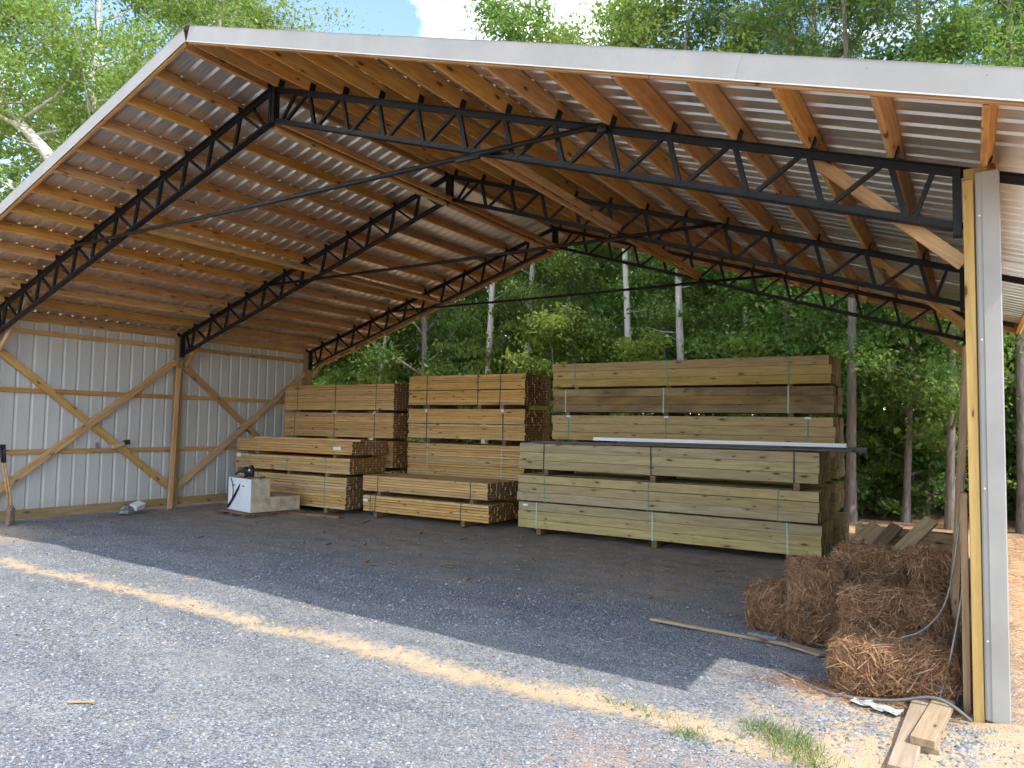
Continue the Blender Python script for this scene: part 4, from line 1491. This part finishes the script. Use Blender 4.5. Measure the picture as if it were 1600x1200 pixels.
def tree_proto(seed, h, r0, crown_from, limbs, limb_len, clumps, leaves, leaf, spread, trunk_sides=9, flat=0.55, wob=0.25, bend=None):
    r_ = random.Random(seed)
    g = np.random.default_rng(seed)
    m = MB()
    n = 14
    ph1, ph2 = r_.uniform(0, 6), r_.uniform(0, 6)
    path, rad = [], []
    for i in range(n):
        t = i / (n - 1)
        if bend:
            f = t * (len(bend) - 1)
            j = min(int(f), len(bend) - 2)
            path.append(Vector(bend[j]).lerp(Vector(bend[j + 1]), f - j))
            rad.append(r0 * (1 - t) ** 0.7 + 0.015)
            continue
        path.append(Vector((wob * math.sin(t * 3.1 + ph1) * t, wob * math.sin(t * 2.6 + ph2) * t, h * t - 0.15)))
        rad.append(r0 * (1 - t) ** 0.8 + 0.012 + (0.35 * r0 * max(0, 1 - t * 18)))
    m.tube(path, rad, trunk_sides, False)
    for k in range(7):
        t = r_.uniform(0.1, crown_from)
        i = int(t * (n - 1))
        p = path[i].lerp(path[i + 1], t * (n - 1) - i)
        a = r_.uniform(0, 6.28)
        L = r_.uniform(0.4, 1.4) * h / 16
        q = p + Vector((math.cos(a), math.sin(a), r_.uniform(-0.1, 0.7))) * L
        m.tube([p, (p + q) / 2 + Vector((0, 0, r_.uniform(-0.1, 0.1) * L)), q], [0.02, 0.014, 0.005], 4, False)
    C = []
    def at(t):
        f = t * (n - 1)
        i = min(int(f), n - 2)
        return path[i].lerp(path[i + 1], f - i), rad[i]
    az = r_.uniform(0, 6.28)
    for k in range(limbs):
        t = crown_from + (1 - crown_from) * ((k + r_.uniform(0, 0.9)) / limbs) ** 0.9
        t = min(t, 0.97)
        p, rr = at(t)
        az += 2.4 + r_.uniform(-0.5, 0.5)
        env = math.sin(math.pi * min(1, (t - crown_from) / (1 - crown_from) * 0.86 + 0.14)) ** 0.6
        L = limb_len * env * r_.uniform(0.6, 1.15) + 0.25
        rise = r_.uniform(0.15, 0.75)
        pts, rs = [], []
        q = p.copy()
        d = Vector((math.cos(az), math.sin(az), rise)).normalized()
        for s in range(6):
            pts.append(q.copy())
            rs.append(max(0.008, rr * 0.42 * (1 - s / 6.5)))
            d = (d + Vector((r_.uniform(-0.22, 0.22), r_.uniform(-0.22, 0.22), r_.uniform(-0.12, 0.2)))).normalized()
            q = q + d * (L / 5)
        m.tube(pts, rs, 5, False)
        for s in range(clumps):
            f = 0.3 + 0.75 * (s + r_.random()) / clumps
            i = min(int(f * 5), 4)
            c = pts[i].lerp(pts[min(i + 1, 5)], min(1.3, f * 5 - i))
            c = c + Vector((r_.gauss(0, 0.3), r_.gauss(0, 0.3), r_.gauss(0, 0.22))) * spread
            if r_.random() < 0.6:
                m.tube([pts[i], (pts[i] + c) / 2 + Vector((0, 0, 0.04)), c], [0.014, 0.009, 0.004], 4, False)
            rr2 = spread * r_.uniform(0.6, 1.15)
            C.append(np.array(c) + g.normal(size=(int(leaves * r_.uniform(0.6, 1.3)), 3)) * np.array([rr2, rr2, rr2 * flat]) * 0.55)
    C = np.concatenate(C)
    sz = np.clip(g.lognormal(0.0, 0.32, len(C)), 0.45, 1.9) * leaf
    return m, C, sz


PROTO = {}


def add_proto(key, trunk_mat, leaf_mat_, *a, aspect=0.62, up=0.6, **k):
    m, C, sz = tree_proto(*a, **k)
    PROTO[key] = (m.mesh('trunk', trunk_mat, True), leaf_quads(C, sz, leaf_mat_, 'crown', up, aspect))


# tall hardwoods
add_proto('tall_a', 'bark_pale', 'leaf_hardwood', 101, 19.0, 0.15, 0.52, 18, 2.9, 5, 200, 0.135, 0.95, wob=0.45)
add_proto('tall_b', 'bark_grey', 'leaf_hardwood', 102, 17.0, 0.14, 0.20, 30, 3.2, 5, 190, 0.13, 0.9)
add_proto('tall_c', 'bark_pale', 'leaf_light', 103, 20.0, 0.16, 0.52, 18, 3.2, 5, 200, 0.135, 1.0, wob=0.8)
add_proto('tall_d', 'bark_grey', 'leaf_dark', 104, 18.0, 0.17, 0.18, 32, 3.4, 5, 190, 0.135, 0.95)
add_proto('tall_e', 'bark_grey', 'leaf_dark', 108, 19.0, 0.125, 0.58, 14, 2.4, 4, 190, 0.13, 0.9)
add_proto('pine', 'bark_pine', 'needle_green', 105, 20.0, 0.19, 0.46, 26, 3.0, 5, 210, 0.24, 0.62, aspect=0.10, up=0.2, wob=0.15, flat=0.6)
add_proto('open', 'bark_pale', 'leaf_light', 106, 16.0, 0.15, 0.22, 26, 4.2, 5, 180, 0.115, 0.72, wob=0.9, aspect=0.5, up=0.2)
add_proto('leaner', 'bark_pale', 'leaf_light', 107, 14.0, 0.20, 0.50, 20, 3.2, 5, 180, 0.115, 0.72, aspect=0.5, up=0.2,
          bend=[(0, 0, -0.2), (0.1, 0, 3.2), (0, 0, 6.4), (-1.7, 0, 8.4), (-3.4, -0.1, 9.7), (-5.0, -0.2, 10.9), (-6.2, -0.2, 12.6), (-6.8, -0.3, 14.5)])
# understorey
add_proto('under_a', 'bark_grey', 'leaf_hardwood', 111, 7.0, 0.05, 0.14, 22, 2.2, 4, 110, 0.125, 0.62, flat=0.35)
add_proto('under_b', 'bark_grey', 'leaf_light', 112, 5.2, 0.04, 0.12, 20, 1.9, 4, 110, 0.12, 0.55, flat=0.35)
add_proto('under_c', 'bark_grey', 'leaf_hardwood', 113, 8.5, 0.06, 0.12, 24, 2.4, 4, 120, 0.13, 0.7, flat=0.35)
add_proto('under_y', 'bark_grey', 'leaf_yellow', 114, 4.8, 0.035, 0.22, 16, 1.5, 4, 85, 0.12, 0.45, flat=0.4)
add_proto('shrub_a', 'bark_grey', 'leaf_dark', 121, 2.0, 0.025, 0.05, 14, 1.0, 3, 60, 0.13, 0.42, flat=0.5)
add_proto('shrub_b', 'bark_grey', 'leaf_hardwood', 122, 1.4, 0.02, 0.04, 12, 0.8, 3, 45, 0.12, 0.36, flat=0.5)


def tree(kind, name, x, y, sc, rz, label, cat, group, lean=(0.0, 0.0), trunk=None):
    r = new(name, None)
    r.empty_display_size = 0.3
    r.location = (x, y, -0.05)
    r.rotation_euler = (lean[0], lean[1], rz)
    r.scale = (sc, sc, sc)
    tm, cm = PROTO[kind]
    new('trunk', tm, r)
    new('crown', cm, r)
    tag(r, label, cat, group)
    return r


CX, CY = 7.391, -5.925


def px_x(px, y):
    """world x of a ground point at depth y that stands on the bearing of photo column px (level line)"""
    k = (px - 800) / 1133.4
    dx = -0.53442 + k * 0.84507
    dy = 0.84328 + k * 0.53439
    return CX + (y - CY) * dx / dy


GW = 'hardwood trees standing at the edge of the wood behind the barn'
edge = [
    ('tall_a', 'hardwood_tree', 757, 15.6, 0.92, 0.3, 'pale-barked tree rising just behind the high middle stack of yellow pine', (0.0, 0.05)),
    ('tall_c', 'hardwood_tree', 822, 16.2, 0.86, 2.2, 'slightly crooked pale tree seen above the gap between pine and treated lumber', (0.0, 0.06)),
    ('tall_c', 'hardwood_tree', 978, 15.0, 0.80, 4.0, 'bent pale-barked tree above the far end of the tall treated stack', (0.0, -0.04)),
    ('tall_a', 'hardwood_tree', 1070, 15.2, 0.88, 1.1, 'straight pale-barked tree above the middle of the tall treated stack', (0.0, 0.0)),
    ('tall_a', 'hardwood_tree', 1160, 15.6, 0.72, 5.1, 'thin grey-barked tree between the straight pale tree and the reddish pine', (0.0, 0.02)),
    ('tall_e', 'hardwood_tree', 1327, 11.2, 0.80, 0.6, 'dark thick-trunked tree right beside the end of the treated lumber', (0.0, 0.0)),
    ('tall_b', 'hardwood_tree', 1412, 11.9, 0.55, 2.9, 'slender grey tree on the clay edge behind the plank stack', (0.02, -0.05)),
    ('tall_b', 'hardwood_tree', 1480, 11.2, 0.60, 1.4, 'slender grey tree on the clay edge just inside the leaning plank', (0.02, -0.06)),
    ('tall_d', 'hardwood_tree', 663, 15.8, 0.85, 3.3, 'grey-barked tree above the corner stack of yellow pine', (0.0, 0.0)),
    ('tall_a', 'hardwood_tree', 575, 15.0, 0.6, 5.0, 'thin leaning pale tree near the rear roof corner by the sheet wall', (0.0, -0.2)),
    ('tall_b', 'hardwood_tree', 872, 15.8, 0.7, 0.2, 'thin grey tree behind the end of the high middle pine stack', (0.0, 0.05)),
]
for (kind, nm, px, y, sc, rz, lab, lean) in edge:
    tree(kind, nm, px_x(px, y), y, sc, rz, lab, 'tree', GW, lean)
tree('pine', 'pine_tree', px_x(1233, 14.6), 14.6, 0.95, 0.0, 'reddish-barked pine above the near end of the tall treated stack', 'tree', 'pines behind the barn')
tree('tall_e', 'hardwood_tree', 8.22, 11.4, 0.85, 1.9, 'thick dark-barked tree on the clay just outside the metal corner trim', 'tree', GW)
tree('pine', 'pine_tree', 3.2, 19.5, 1.05, 3.0, 'tall pine whose dark boughs show above the long roof edge', 'tree', 'pines behind the barn')
tree('pine', 'pine_tree', 6.2, 22.0, 1.1, 4.4, 'tall pine farther back above the long roof edge toward the corner trim', 'tree', 'pines behind the barn')

# the wood in depth
taken = [(px_x(e[2], e[3]), e[3]) for e in edge] + [(8.15, 11.3), (3.2, 19.5), (6.2, 22.0)]
r5 = random.Random(41)
deep = 0
tries = 0
while deep < 40 and tries < 4000:
    tries += 1
    y = r5.uniform(18.5, 38.0)
    x = r5.uniform(-34 - (y - 14) * 0.3, 14)
    if min((x - a) ** 2 + (y - b_) ** 2 for a, b_ in taken) < 2.6 ** 2:
        continue
    taken.append((x, y))
    kind = r5.choice(['tall_a', 'tall_b', 'tall_d', 'tall_d', 'tall_b', 'tall_c'])
    tree(kind, 'hardwood_tree', x, y, r5.uniform(0.72, 1.0), r5.uniform(0, 6.28), {'tall_a': 'pale-barked hardwood deep in the wood behind the barn', 'tall_b': 'grey-barked mid green hardwood deep in the wood behind the barn', 'tall_c': 'pale-barked light green hardwood deep in the wood behind the barn', 'tall_d': 'dark green broad-crowned hardwood deep in the wood behind the barn'}[kind], 'tree', 'deep ' + kind.replace('tall_a', 'pale').replace('tall_b', 'grey').replace('tall_c', 'light green').replace('tall_d', 'dark green') + ' trees of the wood',
         (r5.uniform(-0.04, 0.04), r5.uniform(-0.04, 0.04)))
    deep += 1
# trees beyond the sheet wall, seen over the roof
GL = 'light green trees beyond the sheet wall'
lefts = [(-10.3, 3.0, 'leaner', 1.0, 0.0, (0.0, 0.0), 'pale leaning tree whose bare trunk crosses behind the roof edge'),
         (-13.5, 5.0, 'open', 1.05, 2.0, (0.0, 0.0), 'light green tree standing behind the leaning pale trunk'),
         (-11.5, 8.5, 'open', 1.0, 4.2, (0.0, 0.05), 'light green tree rising over the roof ridge')]
for (x, y, kind, sc, rz, lean, lab) in lefts:
    tree(kind, 'hardwood_tree', x, y, sc, rz, lab, 'tree', GL, lean)
for (x, y, kind, sc) in ((-16.5, -2.5, 'open', 1.0), (-18, 2.5, 'tall_c', 0.95), (-17.5, 8.5, 'open', 1.1), (-23, 4, 'tall_b', 0.7), (-15, 12, 'tall_c', 0.9),
                         (-24, 11, 'tall_c', 0.9), (-13.5, -3.2, 'under_c', 0.8)):
    tree(kind, 'hardwood_tree', x, y, sc, r5.uniform(0, 6.28), 'light green hardwood tree farther off beyond the sheet wall', 'tree', 'trees farther off beyond the sheet wall',
         (r5.uniform(-0.05, 0.05), r5.uniform(-0.05, 0.05)))
# trees outside the other wall that shade the clay behind the barn
for (x, y, kind, sc) in ((11.5, 15.5, 'tall_d', 0.8), (9.6, 16.0, 'tall_b', 0.85), (13.5, 18.5, 'tall_d', 0.9), (12.5, 22.0, 'tall_b', 0.8), (10.0, 19.5, 'tall_d', 0.9)):
    tree(kind, 'hardwood_tree', x, y, sc, r5.uniform(0, 6.28), 'dark green hardwood tree in the wood past the corner trim', 'tree', 'trees past the corner trim')
# understorey
ylw = [(872, 14.4, 1.15, 'bright yellow-green sapling above the top pine pack of the high middle stack'),
       (1010, 14.2, 0.95, 'low yellow-green sapling showing over the tall treated stack'),
       (1190, 14.0, 0.95, 'yellow-green sapling behind the near end of the tall treated stack'),
       (1345, 12.6, 0.5, 'small yellow-green sapling low beside the dark trunk')]
for (px, y, sc, lab) in ylw:
    tree('under_y', 'sapling', px_x(px, y), y, sc, r5.uniform(0, 6), lab, 'sapling', 'yellow-green saplings')
for (px, y, sc, kind), where in zip(((690, 16.2, 0.8, 'under_b'), (735, 16.6, 1.0, 'under_b'), (790, 16.6, 0.85, 'under_b'), (905, 16.4, 0.9, 'under_b'), (1035, 16.2, 1.0, 'under_a'), (1120, 16.0, 0.9, 'under_b'),
                          (1200, 15.6, 0.9, 'under_a'), (1285, 14.2, 0.9, 'under_b'), (1370, 13.4, 1.0, 'under_a'), (1445, 13.0, 0.9, 'under_b'), (590, 16.0, 0.8, 'under_b'), (520, 15.5, 0.7, 'under_b')),
        ('above the corner pine stack, beside the grey trunk', 'between grey trunk and first pale trunk above the pine packs', 'just past the first pale trunk above the high middle stack', 'over the gap between pine and treated lumber', 'between the bent and the straight pale trunks', 'just past the straight pale trunk over the treated stack', 'between thin pale trunk and reddish pine', 'beside the reddish pine over the near end of the treated stack', 'between dark trunk and slender grey tree on the clay edge', 'between the two slender grey trees on the clay edge', 'above the corner pine stack toward the rear roof corner', 'at the rear roof corner next to the sheet wall')):
    tree(kind, 'understorey_tree', px_x(px, y), y, sc, r5.uniform(0, 6.28), 'light green understorey tree ' + where, 'tree', 'understorey trees at the edge of the wood')
k = 0
tries = 0
placed = []
while k < 42 and tries < 5000:
    tries += 1
    x = r5.uniform(-22, 11.5)
    y = (13.0 if x > 3.5 else 16.6) + 9.0 * r5.random() ** 1.4
    if min([(x - a) ** 2 + (y - b_) ** 2 for a, b_ in placed] + [9e9]) < 1.5 ** 2:
        continue
    if x > 3.8 and y < 12.7:
        continue
    placed.append((x, y))
    kind = r5.choice(['under_a', 'under_b', 'under_c', 'under_c', 'under_a'])
    tree(kind, 'understorey_tree', x, y, r5.uniform(0.7, 1.15), r5.uniform(0, 6.28), {'under_a': 'mid-sized green understorey tree in the thicket behind the barn', 'under_b': 'small light green understorey tree in the thicket behind the barn', 'under_c': 'tall green understorey tree in the thicket behind the barn'}[kind], 'tree', {'under_a': 'mid-sized', 'under_b': 'small light green', 'under_c': 'tall'}[kind] + ' understorey trees of the thicket')
    k += 1
for k in range(34):
    x = r5.uniform(-12, 11)
    y = r5.uniform(12.6, 17) + (3.0 if x < 3.5 else 0)
    if x > 4.0 and y < 12.5:
        y += 0.9
    tree(r5.choice(['shrub_a', 'shrub_b', 'shrub_a']), 'shrub', x, y, r5.uniform(0.7, 1.2), r5.uniform(0, 6.28), 'low leafy shrub on the floor of the wood', 'shrub', 'shrubs on the floor of the wood')
# the far wood closes the view
n = 60000
ang = rng.uniform(math.radians(-12), math.radians(100), n)
rad = rng.uniform(42, 56, n)
zz = rng.uniform(0, 1, n) ** 0.9 * (17 + 4 * np.sin(ang * 23) + 2.5 * np.sin(ang * 57))
C = np.stack([CX - rad * np.sin(ang), CY + rad * np.cos(ang), zz], 1)
o = new('distant_woods', leaf_quads(C, rng.uniform(0.35, 0.75, n), 'leaf_dark', 'distant_woods'))
tag(o, 'far dense woods closing the view behind the nearer trees', 'woods', kind='stuff')
